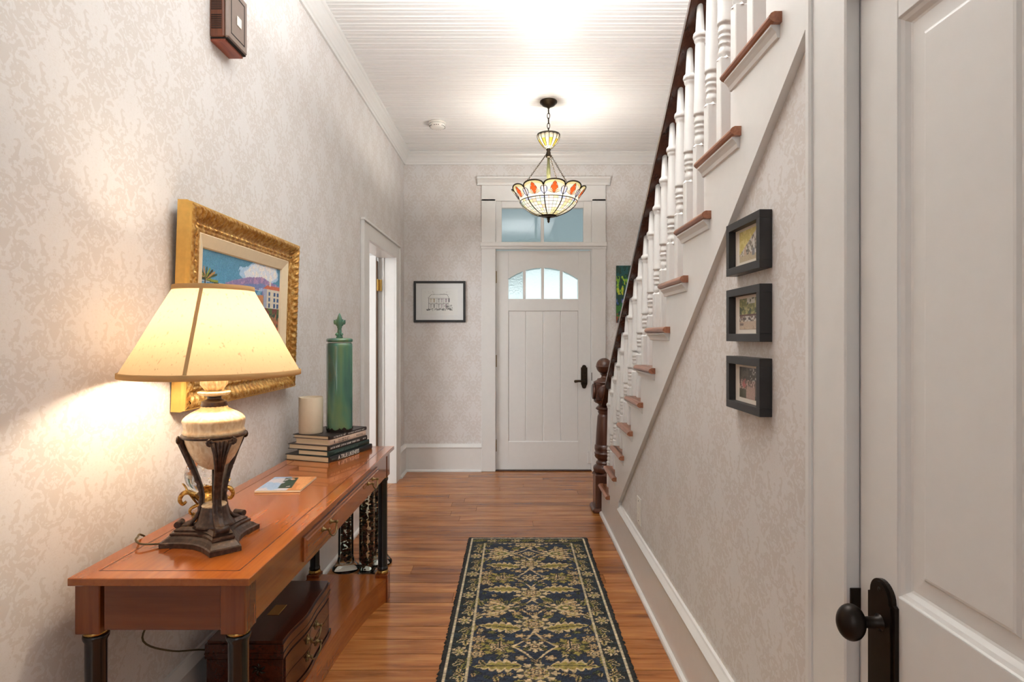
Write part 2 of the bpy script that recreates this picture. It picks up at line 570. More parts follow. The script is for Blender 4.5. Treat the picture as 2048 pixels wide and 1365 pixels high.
def grid_obj(name, ras, frame, mat, parent=None, origin=None, hfun=None):
    """frame(x array, y array, h array) -> (X,Y,Z) arrays"""
    H, Wd = ras.H, ras.W
    h = hfun(ras) if hfun else np.zeros_like(ras.x)
    X, Y, Z = frame(ras.x, ras.y, h)
    org = ORG[parent.name] if parent is not None else (origin or (0, 0, 0))
    co = np.stack([X - org[0], Y - org[1], Z - org[2]], -1).reshape(-1, 3)
    idx = np.arange(H * Wd).reshape(H, Wd)
    q = np.stack([idx[:-1, :-1], idx[:-1, 1:], idx[1:, 1:], idx[1:, :-1]], -1).reshape(-1, 4)
    me = bpy.data.meshes.new(name)
    me.vertices.add(len(co)); me.vertices.foreach_set('co', co.astype(np.float32).ravel())
    me.loops.add(q.size); me.loops.foreach_set('vertex_index', q.astype(np.int32).ravel())
    me.polygons.add(len(q)); me.polygons.foreach_set('loop_start', (np.arange(len(q)) * 4).astype(np.int32))
    me.update(calc_edges=True); me.validate()
    c = np.clip(ras.c, 0, 255) / 255.0
    lin = np.where(c <= 0.04045, c / 12.92, ((c + 0.055) / 1.055) ** 2.4).reshape(-1, 3)
    ca = me.color_attributes.new('Col', 'FLOAT_COLOR', 'POINT')
    ca.data.foreach_set('color', np.concatenate([lin, np.ones((len(lin), 1))], 1).astype(np.float32).ravel())
    me.materials.append(mat)
    o = bpy.data.objects.new(name, me); C.objects.link(o)
    if parent is not None: o.parent = parent
    else: o.location = org
    ORG[o.name] = org
    return o

# ================================================================== SETTING
XL, XR, YB, ZC = -1.058, 0.66, 5.484, 3.065
YF = -2.6                      # end of the hall behind the camera
XS = 1.65                      # far side wall of the stairs

# floor: subfloor and planks
fl = struct('floor', MB().box(-3.4, XS + 0.1, YF - 0.1, YB + 0.12, -0.08, -0.012), M['gap'], 'orange brown pine plank floor of the hallway', 'floor')
unit = MB().bbox(-0.5, 0.5, -0.5, 0.5, -0.5, 0.5, 0.02).mesh('floor_plank')
unit.materials.append(M['plank'])
rowh = 0.112
y = YF
row = 0
while y < YB:
    y1 = min(y + rowh, YB)
    x = -1.075
    first = True
    while x < XS:
        L = random.uniform(0.5, 2.3) if first else random.uniform(1.3, 2.8)
        first = False
        x1 = min(x + L, XS + 0.02)
        if XS - x1 < 0.3: x1 = XS + 0.02
        o = bpy.data.objects.new('floor_plank', unit); C.objects.link(o)
        o.parent = fl
        o.location = ((x + x1) / 2, (y + y1) / 2, -0.006)
        o.scale = (x1 - x - 0.0016, y1 - y - 0.003, 0.012)
        x = x1
    y = y1
    row += 1
put('side_room_floorboards', MB().box(-3.3, -1.076, 2.5, YB, -0.012, 0.0), M['plank'], fl)

# ceiling: slab and beaded boards (stairwell opening lies out of view, above the upper flight)
HX0, HY1 = 0.62, 2.62
ce = struct('ceiling', MB().box(XL - 0.12, HX0, YF - 0.1, YB + 0.12, ZC + 0.01, ZC + 0.2).box(HX0, XS + 0.1, HY1, YB + 0.12, ZC + 0.01, ZC + 0.2)
            .box(HX0, XS + 0.1, YF - 0.1, -1.3, ZC + 0.01, ZC + 0.2), M['ceil'], 'white beadboard ceiling of the hallway', 'ceiling')
bw = 0.0725


def board_mesh(x0, x1):
    h = 0.012
    pr = [(0, h), (0, 0.004), (0.0035, 0.0), (0.034, 0.0), (0.0365, 0.0045), (0.0385, 0.0012), (0.041, 0.0), (0.0435, 0.0012), (0.0455, 0.0045), (0.048, 0.0),
          (bw - 0.003, 0.0), (bw, 0.004), (bw, h)]
    m = MB().prism([(p[0], p[1]) for p in pr], 'x', x0, x1).mesh('ceiling_board')
    m.materials.append(M['ceil'])
    return m


bm_short, bm_long = board_mesh(XL, HX0), board_mesh(XL, XS)
y = YB
while y > YF:
    y -= bw
    o = bpy.data.objects.new('ceiling_board', bm_long if y > HY1 else bm_short); C.objects.link(o)
    o.parent = ce; o.location = (0, y, ZC)

# walls
DY0, DY1, DZ = 4.087, 5.03, 1.995     # doorway in the left wall
struct('wall_left', MB().box(XL - 0.12, XL, YF - 0.1, DY0, 0, ZC + 0.01).box(XL - 0.12, XL, DY1, YB + 0.12, 0, ZC + 0.01).box(XL - 0.12, XL, DY0, DY1, DZ, ZC + 0.01),
       M['wp_y'], 'left wall with pale beige damask wallpaper', 'wall')
EX0, EX1, EZ = -0.2, 0.77, 2.62       # entry opening
struct('wall_back', MB().box(XL, EX0, YB, YB + 0.14, 0, ZC + 0.01).box(EX1, XS + 0.1, YB, YB + 0.14, 0, ZC + 0.01).box(EX0, EX1, YB, YB + 0.14, EZ, ZC + 0.01),
       M['wp_x'], 'end wall around the front door with damask wallpaper', 'wall')


def sz(yy):                            # lower edge of the stair stringer
    return 0.284 + 0.757 * (3.485 - yy)


RD0, RD1, RDZ = 0.228, 1.083, 1.95      # closet door opening in the right wall
wr = MB()
wr.prism([(RD1, 0.0), (4.12, 0.0), (4.12, 0.06), (3.5, 0.35), (RD1, sz(RD1) + 0.09)], 'x', XR, XR + 0.08)
wr.prism([(RD0, RDZ), (RD1, RDZ), (RD1, sz(RD1) + 0.09), (RD0, sz(RD0) + 0.09)], 'x', XR, XR + 0.08)
wr.prism([(YF - 0.1, 0), (RD0, 0), (RD0, sz(RD0) + 0.09), (-0.3, ZC + 0.01), (YF - 0.1, ZC + 0.01)], 'x', XR, XR + 0.08)
struct('wall_right', wr, M['wp_y'], 'papered wall under the staircase', 'wall')
struct('wall_stair', MB().box(XS, XS + 0.1, YF - 0.1, YB + 0.12, 0, 5.2), M['wp_y'], 'far wall beside the stairs', 'wall')
struct('wall_front', MB().box(XL - 0.12, XS + 0.1, YF - 0.12, YF, 0, ZC + 0.01), M['wp_x'], 'wall at the end of the hall behind the viewer', 'wall')
struct('wall_stairwell', MB().box(HX0 - 0.08, HX0, -1.3, HY1, ZC + 0.2, 5.2).box(HX0, XS, HY1, HY1 + 0.1, ZC + 0.2, 5.2).box(HX0, XS, -1.4, -1.3, ZC + 0.2, 5.2)
       .box(HX0 - 0.08, XS + 0.1, -1.4, HY1 + 0.1, 5.2, 5.3), M['white'], 'upper stairwell walls', 'wall')
struct('wall_side_room', MB().box(-3.4, -3.3, 2.4, YB + 0.2, 0, 2.9).box(-3.4, XL - 0.12, 2.4, 2.5, 0, 2.9).box(-3.4, XL - 0.12, YB + 0.05, YB + 0.15, 0, 2.9)
       .box(-3.4, XL - 0.12, 2.4, YB + 0.2, 2.9, 3.0), M['white'], 'room beyond the left doorway', 'wall')

# crown mouldings
crown = [(0, 2.954), (.012, 2.954), (.014, 2.972), (.02, 2.978), (.024, 2.992), (.034, 3.012), (.048, 3.03), (.054, 3.044), (.062, 3.05), (.066, 3.056), (.066, ZC + 0.003), (0, ZC + 0.003)]
struct('trim_1', MB().prism([(XL + u, z) for u, z in crown], 'y', YF, YB), M['white'], 'white crown moulding along the left wall', 'trim')
struct('trim_2', MB().prism([(YB - u, z) for u, z in crown], 'x', XL, XS), M['white'], 'white crown moulding over the front door wall', 'trim')

# baseboards
base = [(0, 0), (.036, 0), (.036, .008), (.032, .017), (.022, .022), (.02, .022), (.02, .222), (.025, .226), (.027, .236), (.021, .246), (.013, .258), (.01, .265), (0, .265)]
bl = MB().prism([(XL + u, z) for u, z in base], 'y', YF, DY0 - 0.163).prism([(XL + u, z) for u, z in base], 'y', DY1 + 0.15, YB)
struct('baseboard_left', bl, M['white'], 'white baseboard along the left wall', 'baseboard')
struct('baseboard_back', MB().prism([(YB - u, z) for u, z in base], 'x', XL, -0.313).prism([(YB - u, z) for u, z in base], 'x', 0.882, XS), M['white'],
       'white baseboard beside the front door', 'baseboard')
struct('baseboard_right', MB().prism([(XR - u, z) for u, z in base], 'y', RD1 + 0.134, 3.5).prism([(XR - u, z) for u, z in base[:6]] + [(XR, .022)], 'y', 3.5, 4.16), M['white'],
       'tall white baseboard under the staircase wall', 'baseboard')

# ---- left doorway: casing, jamb, open door
c3 = struct('trim_3', MB().bbox(XL, XL + .02, DY0 - .163, DY0, 0, DZ + .11, .002).bbox(XL, XL + .02, DY1, DY1 + .15, 0, DZ + .11, .002)
            .bbox(XL, XL + .0195, DY0, DY1, DZ, DZ + .11, .002), M['white'], 'white casing around the left doorway', 'trim')
put('cap_moulding', MB().bbox(XL, XL + .032, DY0 - .17, DY1 + .157, DZ + .11, DZ + .128, .003), M['white'], c3)
put('back_band', MB().bbox(XL, XL + .027, DY0 - .166, DY0 - .148, 0, DZ + .11, .003).bbox(XL, XL + .027, DY1 + .136, DY1 + .154, 0, DZ + .11, .003), M['white'], c3)
put('jamb', MB().box(XL - .14, XL + .002, DY1 - .002, DY1 + .03, 0, DZ).box(XL - .14, XL + .002, DY0 - .03, DY0 + .002, 0, DZ).box(XL - .14, XL + .002, DY0, DY1, DZ - .002, DZ + .03), M['white'], c3)
put('door_stop', MB().box(XL - .105, XL - .09, DY1 - .012, DY1, 0, DZ), M['white'], c3)
d3 = struct('door_3', MB().bbox(-2.07, -1.206, 4.972, 5.012, .01, DZ + .012, .002), M['white'], 'white door standing open into the next room', 'door')
for z0 in (1.70, .16):
    hg = put('hinge', MB().box(-1.205, -1.165, 5.012, 5.017, z0, z0 + .1).tube([(-1.197, 4.985, z0 - .004), (-1.197, 4.985, z0 + .104)], .007, 10)
             .box(-1.197, -1.187, 4.966, 5.03, z0, z0 + .1), M['brass'], d3)
put('gap_strip', MB().box(-1.2055, -1.196, 4.974, 5.010, .03, 1.96), plain('hinge_gap_brown', srgb(92, 62, 34), .4), d3)  # brown strip painted in for the dark gap between leaf and jamb

# ---- front door, its casing and transom
YD = YB + 0.02                                   # face of the leaf
c4 = struct('trim_4', MB().bbox(-.313, -.178, YB - .022, YB, 0, 2.62, .003).bbox(.747, .882, YB - .022, YB, 0, 2.62, .003), M['white'], 'white casing around the front door', 'trim')
put('head_casing', MB().bbox(-.313, .882, YB - .022, YB, 2.60, 2.752, .003), M['white'], c4)
hc = [(0, 2.752), (.03, 2.752), (.032, 2.765), (.026, 2.768), (.03, 2.778), (.05, 2.80), (.062, 2.808), (.064, 2.824), (0, 2.824)]
put('cornice', MB().prism([(YB - u, z) for u, z in hc], 'x', -.352, .921), M['white'], c4)
put('transom_bar', MB().bbox(-.327, .893, YB - .036, YB + .06, 2.163, 2.203, .004).bbox(-.318, .886, YB - .026, YB + .06, 2.14, 2.165, .003), M['white'], c4)
put('jamb', MB().box(-.2, -.174, YB - .004, YB + .13, 0, 2.62).box(.743, .77, YB - .004, YB + .13, 0, 2.62).box(-.2, .77, YB - .004, YB + .13, 2.6, 2.62), M['white'], c4)
put('threshold', MB().bbox(-.18, .75, YB - .01, YB + .12, 0, .012, .003), M['mahog'], c4)
put('strike_plate', MB().box(.7435, .749, YB - .0245, YB - .021, .875, .952), M['oilbronze'], c4)

w1 = struct('window_1', MB().bbox(-.176, -.118, YB - .006, YB + .05, 2.203, 2.605, .003).bbox(.668, .745, YB - .006, YB + .05, 2.203, 2.605, .003)
            .bbox(-.118, .668, YB - .006, YB + .05, 2.537, 2.605, .003).bbox(-.118, .668, YB - .006, YB + .05, 2.203, 2.211, .002), M['white'], 'transom window over the front door', 'window')
put('glazing_bar', MB().bbox(.258, .289, YB, YB + .045, 2.21, 2.537, .003), M['white'], w1)
for x0, x1 in ((-.12, .26), (.287, .67)):
    put('pane', MB().box(x0, x1, YB + .022, YB + .025, 2.208, 2.54), M['pane'], w1)

d1 = struct('door_1', MB().bbox(-.173, .742, YD + .014, YD + .045, .012, 1.60, .001).box(-.173, -.06, YD + .014, YD + .045, 1.6, 2.128).box(.622, .742, YD + .014, YD + .045, 1.6, 2.128)
            .box(-.06, .622, YD + .014, YD + .045, 1.6, 1.655).box(-.06, .622, YD + .014, YD + .045, 1.972, 2.128), M['white'], 'white front door with arched window lights and plank panel', 'door')
# stiles, rails, arch head
put('stile', MB().bbox(-.173, -.0545, YD, YD + .02, .012, 2.128, .002), M['white'], d1)
put('stile', MB().bbox(.6217, .742, YD, YD + .02, .012, 2.128, .002), M['white'], d1)
put('rail', MB().bbox(-.0545, .6217, YD, YD + .02, .012, .279, .002), M['white'], d1)
put('rail', MB().bbox(-.0545, .6217, YD, YD + .02, 1.547, 1.662, .002), M['white'], d1)
AC, AR = (.2808, 1.392), .574


def arch(xx, R=AR): return AC[1] + math.sqrt(max(0, R * R - (xx - AC[0]) ** 2))


pts = [(-.0545, 2.128), (.6217, 2.128), (.6217, arch(.6217))]
N = 20
pts += [(.6217 - (.6217 + .0545) * i / N, arch(.6217 - (.6217 + .0545) * i / N)) for i in range(1, N + 1)]
put('arch_rail', MB().prism(pts, 'y', YD, YD + .03), M['white'], d1)
# glazing bars between the panes
barx = [.1007, .277, .458]
for bx in barx:
    put('glazing_bar', MB().prism([(bx - .013, 1.655), (bx + .013, 1.655), (bx + .013, arch(bx + .013) + .01), (bx - .013, arch(bx - .013) + .01)], 'y', YD + .001, YD + .03), M['white'], d1)
pe = [-.0545] + barx + [.6217]
for i in range(4):
    x0, x1 = pe[i] + (.013 if i else 0), pe[i + 1] - (.013 if i < 3 else 0)
    n = 8
    top = [(x1 - (x1 - x0) * k / n, arch(x1 - (x1 - x0) * k / n)) for k in range(n + 1)]
    out = [(x0, 1.662), (x1, 1.662)] + top
    inn = [(x0 + .012, 1.676), (x1 - .012, 1.676)] + [(min(max(px, x0 + .012), x1 - .012), arch(px) - .012) for px, pz in top]
    mbp = MB()
    k = len(out)
    mbp.add([(p[0], YD + .026, p[1]) for p in out] + [(p[0], YD + .020, p[1]) for p in inn], [(a, (a + 1) % k, k + (a + 1) % k, k + a) for a in range(k)] + [tuple(k + a for a in range(k))])
    mbp.add([(p[0], YD + .030, p[1]) for p in out], [tuple(range(k))])
    put('pane', mbp, M['frost'], d1)
# vertical planks of the lower panel
px0, px1 = -.0545, .6217
for i in range(4):
    a, b = px0 + (px1 - px0) * i / 4, px0 + (px1 - px0) * (i + 1) / 4
    pr = [(a, YD + .02), (a, YD + .013), (a + .006, YD + .008), (b - .006, YD + .008), (b, YD + .013), (b, YD + .02)]
    put('panel_plank', MB().prism(pr, 'z', .279, 1.547), M['white'], d1)
put('panel_sill', MB().prism([(YD - .001, .277), (YD + .012, .29), (YD + .012, .275)], 'x', px0, px1), M['white'], d1)
put('panel_ledge', MB().prism([(YD - .001, 1.549), (YD + .012, 1.538), (YD + .012, 1.552)], 'x', px0, px1), M['white'], d1)
# lever set
pl = []
for i in range(13):
    a = PI * i / 12
    pl.append((.6775 + .022 * math.cos(a), 1.000 + .024 * math.sin(a)))
pl += [(.6775 - .031, 1.000), (.6775 - .031, .84)] + [(.6775 + .022 * math.cos(PI + PI * i / 12), .82 + -abs(.024 * math.sin(PI * i / 12))) for i in range(13)] + [(.6775 + .031, .84), (.6775 + .031, 1.0)]
hp = put('handle_plate', MB().prism(pl, 'y', YD - .012, YD), M['bronze'], d1)
put('lever', MB().tube([(.682, YD - .005, .868), (.682, YD - .055, .868), (.664, YD - .06, .869), (.62, YD - .058, .872), (.585, YD - .055, .868), (.576, YD - .055, .866)], [.013, .011, .011, .011, .014, .008], 10),
    M['bronze'], hp)
put('thumb_turn', MB().tube([(.664, YD - .018, .93), (.692, YD - .018, .93)], .006, 8).lathe([(.013, 0), (.013, -.012)], (.678, YD - .008, .93), 14, 'y'), M['bronze'], hp)
for z0 in (1.815, 1.005, .19):
    put('hinge', MB().tube([(-.176, YD - .016, z0), (-.176, YD - .016, z0 + .115)], .008, 10).box(-.186, -.166, YD - .018, YD - .012, z0, z0 + .115), M['obrass'], d1)
put('surface_bolt', MB().bbox(.71, .745, YD - .014, YD, .07, .19, .003), M['white'], d1)

# porch outside, seen through the glass
struct('porch_ceiling', MB().box(-6, 7, YB + .15, 11.5, 2.72, 2.8), plain('haint_blue', srgb(205, 222, 230), .6, var=.02), 'pale blue porch ceiling outside', 'ceiling')
struct('porch_ground', MB().box(-12, 12, YB + .15, 30, -.5, -.3), plain('pale_ground', srgb(196, 194, 184), .9), 'pale ground outside the front door', 'ground')

# ---- closet door on the right, its casing
XD = XR - .003
c5 = struct('trim_5', MB().bbox(XR - .03, XR, RD1, RD1 + .134, 0, RDZ + .13, .003).bbox(XR - .03, XR, RD0 - .134, RD0, 0, RDZ + .13, .003)
            .bbox(XR - .0295, XR, RD0, RD1, RDZ, RDZ + .13, .003), M['white'], 'white casing around the closet door at right', 'trim')
put('back_band', MB().bbox(XR - .038, XR, RD1 + .116, RD1 + .136, 0, RDZ + .13, .004).bbox(XR - .038, XR, RD0 - .136, RD0 - .116, 0, RDZ + .13, .004), M['white'], c5)
put('jamb', MB().box(XR - .0005, XR + .08, RD1 - .001, RD1 + .02, 0, RDZ).box(XR - .0005, XR + .08, RD0 - .02, RD0 + .001, 0, RDZ).box(XR, XR + .08, RD0, RD1, RDZ - .001, RDZ + .02), M['white'], c5)
put('strike_plate', MB().bbox(XR - .021, XR + .004, RD1 - .004, RD1 + .001, .776, .822, .001), M['oilbronze'], c5)
LY0, LY1 = RD0 + .003, RD1 - .004
d2 = struct('door_2', MB().box(XD + .016, XD + .04, LY0, LY1, .01, RDZ - .004), M['white'], 'white panelled closet door with dark knob', 'door')


def dpart(nm, y0, y1, z0, z1): return put(nm, MB().bbox(XD, XD + .03, y0, y1, z0, z1, .0015), M['white'], d2)


sw, pw = .105, 0.0
mid = (LY0 + LY1) / 2
ys = [LY0, LY0 + sw, mid - .050, mid + .050, LY1 - sw, LY1]
dpart('stile', ys[0], ys[1], .01, RDZ - .004); dpart('stile', ys[4], ys[5], .01, RDZ - .004)
for z0, z1 in ((.01, .22), (.66, .855), (1.845, RDZ - .004)):
    dpart('rail', ys[1], ys[4], z0, z1)
dpart('mullion', ys[2], ys[3], .22, .66); dpart('mullion', ys[2], ys[3], .855, 1.845)
for (a, b) in ((ys[1], ys[2]), (ys[3], ys[4])):
    for (z0, z1) in ((.22, .66), (.855, 1.845)):
        fr = lambda u, v, d: (XD + d, u, v)
        rg = []
        for ins, d in ((0, 0.0), (.002, .004), (.008, .007), (.014, .013), (.018, .0145), (.046, .0135), (.050, .0095), (.054, .0085)):
            rg.append((a + ins, b - ins, z0 + ins, z1 - ins, d))
        put('panel', MB().rings(fr, rg), M['white'], d2)
ky, kz = 1.008, .794
bp = [(ky - .037, .45), (ky + .037, .45), (ky + .037, .835)]
bp += [(ky + .031, .838)] + [(ky + .031 * math.cos(PI * i / 14), .84 + .03 * math.sin(PI * i / 14)) for i in range(15)] + [(ky - .031, .838), (ky - .037, .835)]
kb = put('back_plate', MB().prism(bp, 'x', XD - .007, XD).prism([(ky + (p[0] - ky) * .8, .45 + (p[1] - .45) * .985 + .002) for p in bp], 'x', XD - .010, XD - .006), M['oilbronze'], d2)
kp = [(.013, 0), (.013, -.010), (.0105, -.012), (.010, -.034), (.012, -.038)]
put('knob', MB().lathe([(.015, -.004), (.015, -.010), (.0105, -.013), (.0095, -.036), (.011, -.040)], (XD, ky, kz), 20, 'x').ball((XD - .060, ky, kz), .024, 28, 18, 1.0, 1.0, 1.33), M['oilbronze'], d2)
put('plate_screw', MB().ball((XD - .010, ky + .0, .853), .004, 10, 6, .5), M['oilbronze'], kb)

# ================================================================== STAIRCASE
RUN, RISE = .2437, .1844


def ty(n): return 3.795 - RUN * (n - 1)          # near end of tread n (toward the viewer)
def tz(n): return .234 + RISE * (n - 1)          # top of tread n
def rail_z(yy): return 2.504 - .812 * (yy - 2.08)  # underside of the handrail


NST = 16
st = thing('staircase', 'staircase with white balusters, brown treads and dark handrail along the right wall', 'staircase', (XR, 4.1, 0))
XSF = .64                                        # stringer face
pts = [(4.16, 0.0)]
y0 = ty(1) + .297
pts.append((4.16, tz(1) - .03)); pts.append((y0, tz(1) - .03))
for n in range(1, NST + 1):
    yr = ty(n) + .053                            # riser n+1
    pts += [(yr, tz(n) - .024), (yr, tz(n + 1) - .024)]
yend = ty(NST) - .2
pts += [(yend, tz(NST + 1) - .024), (yend, sz(yend)), (3.485, sz(3.485)), (3.485, 0.0)]
put('stringer', MB().prism(pts, 'x', XSF, XR + .01), M['white'], st)
# square-cut lower edge of the stringer, proud of the paper
for n in range(1, NST + 1):
    t0, t1 = ty(n), ty(n) + .327
    z1 = tz(n)
    m = MB()
    m.bbox(XSF - .005, XS - .002, t0 + .05, t1 - .012, z1 - .026, z1, .003)
    m.tube([(XSF, t1 - .0135, z1 - .013), (XS - .002, t1 - .0135, z1 - .013)], .0135, 10)
    # return nosing with rounded front
    h = .013
    prof = [(XSF + .004, z1), (XSF - .018, z1), (XSF - .026, z1 - .004), (XSF - .031, z1 - .011), (XSF - .031, z1 - .016), (XSF - .026, z1 - .022), (XSF - .018, z1 - .026), (XSF + .004, z1 - .026)]
    m.prism(prof, 'y', t0, t1)
    tr = put('tread', m, M['tread'], st)
    cv = [(XSF, z1 - .026), (XSF - .022, z1 - .026), (XSF - .022, z1 - .031), (XSF - .016, z1 - .036), (XSF - .009, z1 - .045), (XSF - .006, z1 - .056), (XSF, z1 - .058)]
    put('cove_moulding', MB().prism(cv, 'y', t0 + .012, t1 - .01), M['white'], tr)
    yr = t0 + .053
    put('riser', MB().box(XSF + .002, XS - .002, yr - .012, yr, z1 - .01, tz(n + 1) - .025), M['white'], st)
put('riser', MB().box(XSF + .002, XS - .002, ty(1) + .285, ty(1) + .297, 0, tz(1) - .025), M['white'], st)

BX = .68
bprof = [(0, .0105), (.100, .0165), (.104, .0185), (.110, .0240), (.118, .0258), (.126, .0240), (.129, .0205), (.133, .0215), (.139, .0200), (.146, .0165), (.152, .0172), (.400, .0232),
         (.407, .0240), (.410, .0175), (.418, .0195), (.430, .0222), (.436, .0222), (.440, .0182), (.445, .0182), (.448, .0210), (.454, .0210), (.458, .0170), (.470, .0200), (.476, .0205),
         (.480, .0165), (.488, .0185), (.498, .0212), (.506, .0205), (.514, .0160), (.522, .0150)]
for n in range(1, NST):
    for j in (0, 1):
        yb = 1.714 + RUN * (10 - n) + .1219 * j
        zt, zb = rail_z(yb) + .012, tz(n)
        m = MB()
        L = zt - zb
        sq = .52
        m.lathe([(r, zt - tt) for tt, r in bprof], (BX, yb, 0), 14)
        zs = zt - sq
        q = .0205
        m.bbox(BX - q, BX + q, yb - q, yb + q, zb, zs, .0025)
        m.lathe([(.0265, zs - .004), (.017, zs + .008)], (BX, yb, 0), 4, smooth=False)
        put('baluster', m, M['white'], st)

# handrail
hp = [(-.043, 0), (-.043, .006), (-.047, .010), (-.047, .034), (-.044, .054), (-.034, .072), (-.014, .082), (.014, .082), (.034, .072), (.044, .054), (.047, .034), (.047, .010), (.043, .006), (.043, 0)]
ya, yb = 4.20, 1.15
m = MB()
vs = [(BX + 0.01 + u, ya, rail_z(ya) + v) for u, v in hp] + [(BX + 0.01 + u, yb, rail_z(yb) + v) for u, v in hp]
k = len(hp)
m.add(vs, [(i, (i + 1) % k, k + (i + 1) % k, k + i) for i in range(k)] + [tuple(range(k))[::-1], tuple(k + i for i in range(k))])
put('handrail', m, M['mahog'], st)

# newel post
nx, ny = .675, 4.262
m = MB()
m.bbox(nx - .098, nx + .09, ny - .098, ny + .09, 0, .035, .012)
m.bbox(nx - .074, nx + .074, ny - .074, ny + .074, .03, .278, .006)
m.lathe([(.094, .272), (.074, .30)], (nx, ny, 0), 4, smooth=False)
prof = [(.074, .285), (.078, .295), (.082, .312), (.080, .328), (.068, .338), (.058, .343), (.062, .352), (.060, .362), (.048, .370), (.050, .380), (.064, .392), (.071, .404), (.070, .42),
        (.074, .425), (.072, .432), (.066, .436), (.072, .46), (.070, .486), (.064, .49), (.064, .498), (.058, .60), (.050, .70), (.046, .712), (.040, .718), (.044, .728), (.048, .736), (.043, .744),
        (.056, .752), (.064, .76), (.058, .77), (.048, .778), (.040, .786), (.048, .796), (.066, .804), (.078, .815), (.076, .828)]
m.lathe(prof, (nx, ny, 0), 28)
m.bbox(nx - .071, nx + .071, ny - .071, ny + .071, .822, .952, .006)
prof = [(.078, .950), (.080, .960), (.066, .968), (.054, .974), (.050, .984), (.026, .990), (.020, 1.000), (.022, 1.012), (.034, 1.020)]
m.lathe(prof, (nx, ny, 0), 28)
nw = put('newel_post', m, M['newel'], st)
put('ball_finial', MB().ball((nx, ny, 1.078), .060, 28, 18).lathe([(.0605, -.006), (.0618, -.003), (.0618, .003), (.0605, .006)], (nx, ny, 1.075), 28), M['newel'], nw)
put('rosette', MB().lathe([(.060, 0), (.058, -.016), (.050, -.020), (.0, -.020)], (nx - .070, ny, .888), 28, 'x'), M['newel'], nw)
put('rosette', MB().lathe([(.060, 0), (.058, -.016), (.050, -.020), (.0, -.020)], (nx, ny - .070, .888), 28, 'y'), M['newel'], nw)

# ================================================================== RUG
rx0, rx1, ry0, ry1 = -.290, .465, 1.15, 3.655
rw, rl = rx1 - rx0, ry1 - ry0
R = Ras(rw, rl, 216, 700, (36, 44, 54))
NAVY, DK, CR, TAN, OL, GR = (46, 56, 74), (34, 38, 38), (208, 184, 142), (194, 162, 116), (158, 142, 74), (92, 96, 54)
streak = R.fbm(.2, .012, 3)
R.set(np.ones_like(R.x) > 0, NAVY, .6); R.c *= (.62 + .75 * streak)[..., None]
X = np.abs(R.x)
hw = rw / 2


OCC = np.zeros_like(R.x, bool)


def stamp(m_, col):
    global OCC
    OCC |= m_
    R.set(m_, col)


def flower(cx, cy, r, n=8, c1=CR, c2=OL, c3=DK, sy=1.0, ph=0.0, mir=True):
    for xs in ([R.x - cx, R.x + cx] if mir and cx else [R.x - cx]):
        d = np.hypot(xs, (R.y - cy) / sy); th = np.arctan2((R.y - cy) / sy, xs)
        k = .80 + .13 * np.cos(n * th + ph) + .07 * np.cos(3 * n * th + ph)
        stamp(d < r * k + .004, DK); stamp(d < r * k, c1)
        R.set((d < r * (.66 + .12 * np.cos(n * th + ph + PI))) & (d > r * .50), DK, .75); R.set(d < r * .52 * (.75 + .25 * np.cos(n * th + ph + PI)), c2)
        R.set((d < r * .3) & (d > r * .18), c3); R.set(d < r * .14, CR)


def leaf(cx, cy, L, wd, ang, c1=CR, c2=OL, mir=True, saw=7):
    for sgn in ((1, -1) if mir else (1,)):
        xs = (R.x * sgn) - cx; yy = R.y - cy
        u = (xs * math.cos(ang) + yy * math.sin(ang)) / L; v = -xs * math.sin(ang) + yy * math.cos(ang)
        v = v - .18 * L * (u - u * u * .6)
        sh = np.where((u > 0) & (u < 1), np.sin(np.clip(u, 0, 1) ** .75 * PI), 0) * (.55 + .55 * np.abs(np.sin(u * saw * PI - np.abs(v) / wd * 1.2)))
        stamp((np.abs(v) < wd * sh + .003) & (u > -.02) & (u < 1.02), DK)
        stamp(np.abs(v) < wd * sh, c1); R.set(np.abs(v) < wd * sh * .58, c2); R.set((np.abs(v) < .003) & (u > .05) & (u < .9), DK)


def curve(pts, r=.0045, col=CR, mir=True):
    for sgn in ((1, -1) if mir else (1,)):
        for a, b in zip(pts[:-1], pts[1:]):
            R.set(R.seg((a[0] * sgn, a[1]), (b[0] * sgn, b[1]), r), col)


def arc(p, q, bend, n=8):
    out = []
    for i in range(n + 1):
        tt = i / n; x = p[0] + (q[0] - p[0]) * tt; yv = p[1] + (q[1] - p[1]) * tt
        nx_, ny_ = -(q[1] - p[1]), q[0] - p[0]
        s_ = 4 * bend * tt * (1 - tt)
        out.append((x + nx_ * s_, yv + ny_ * s_))
    return out


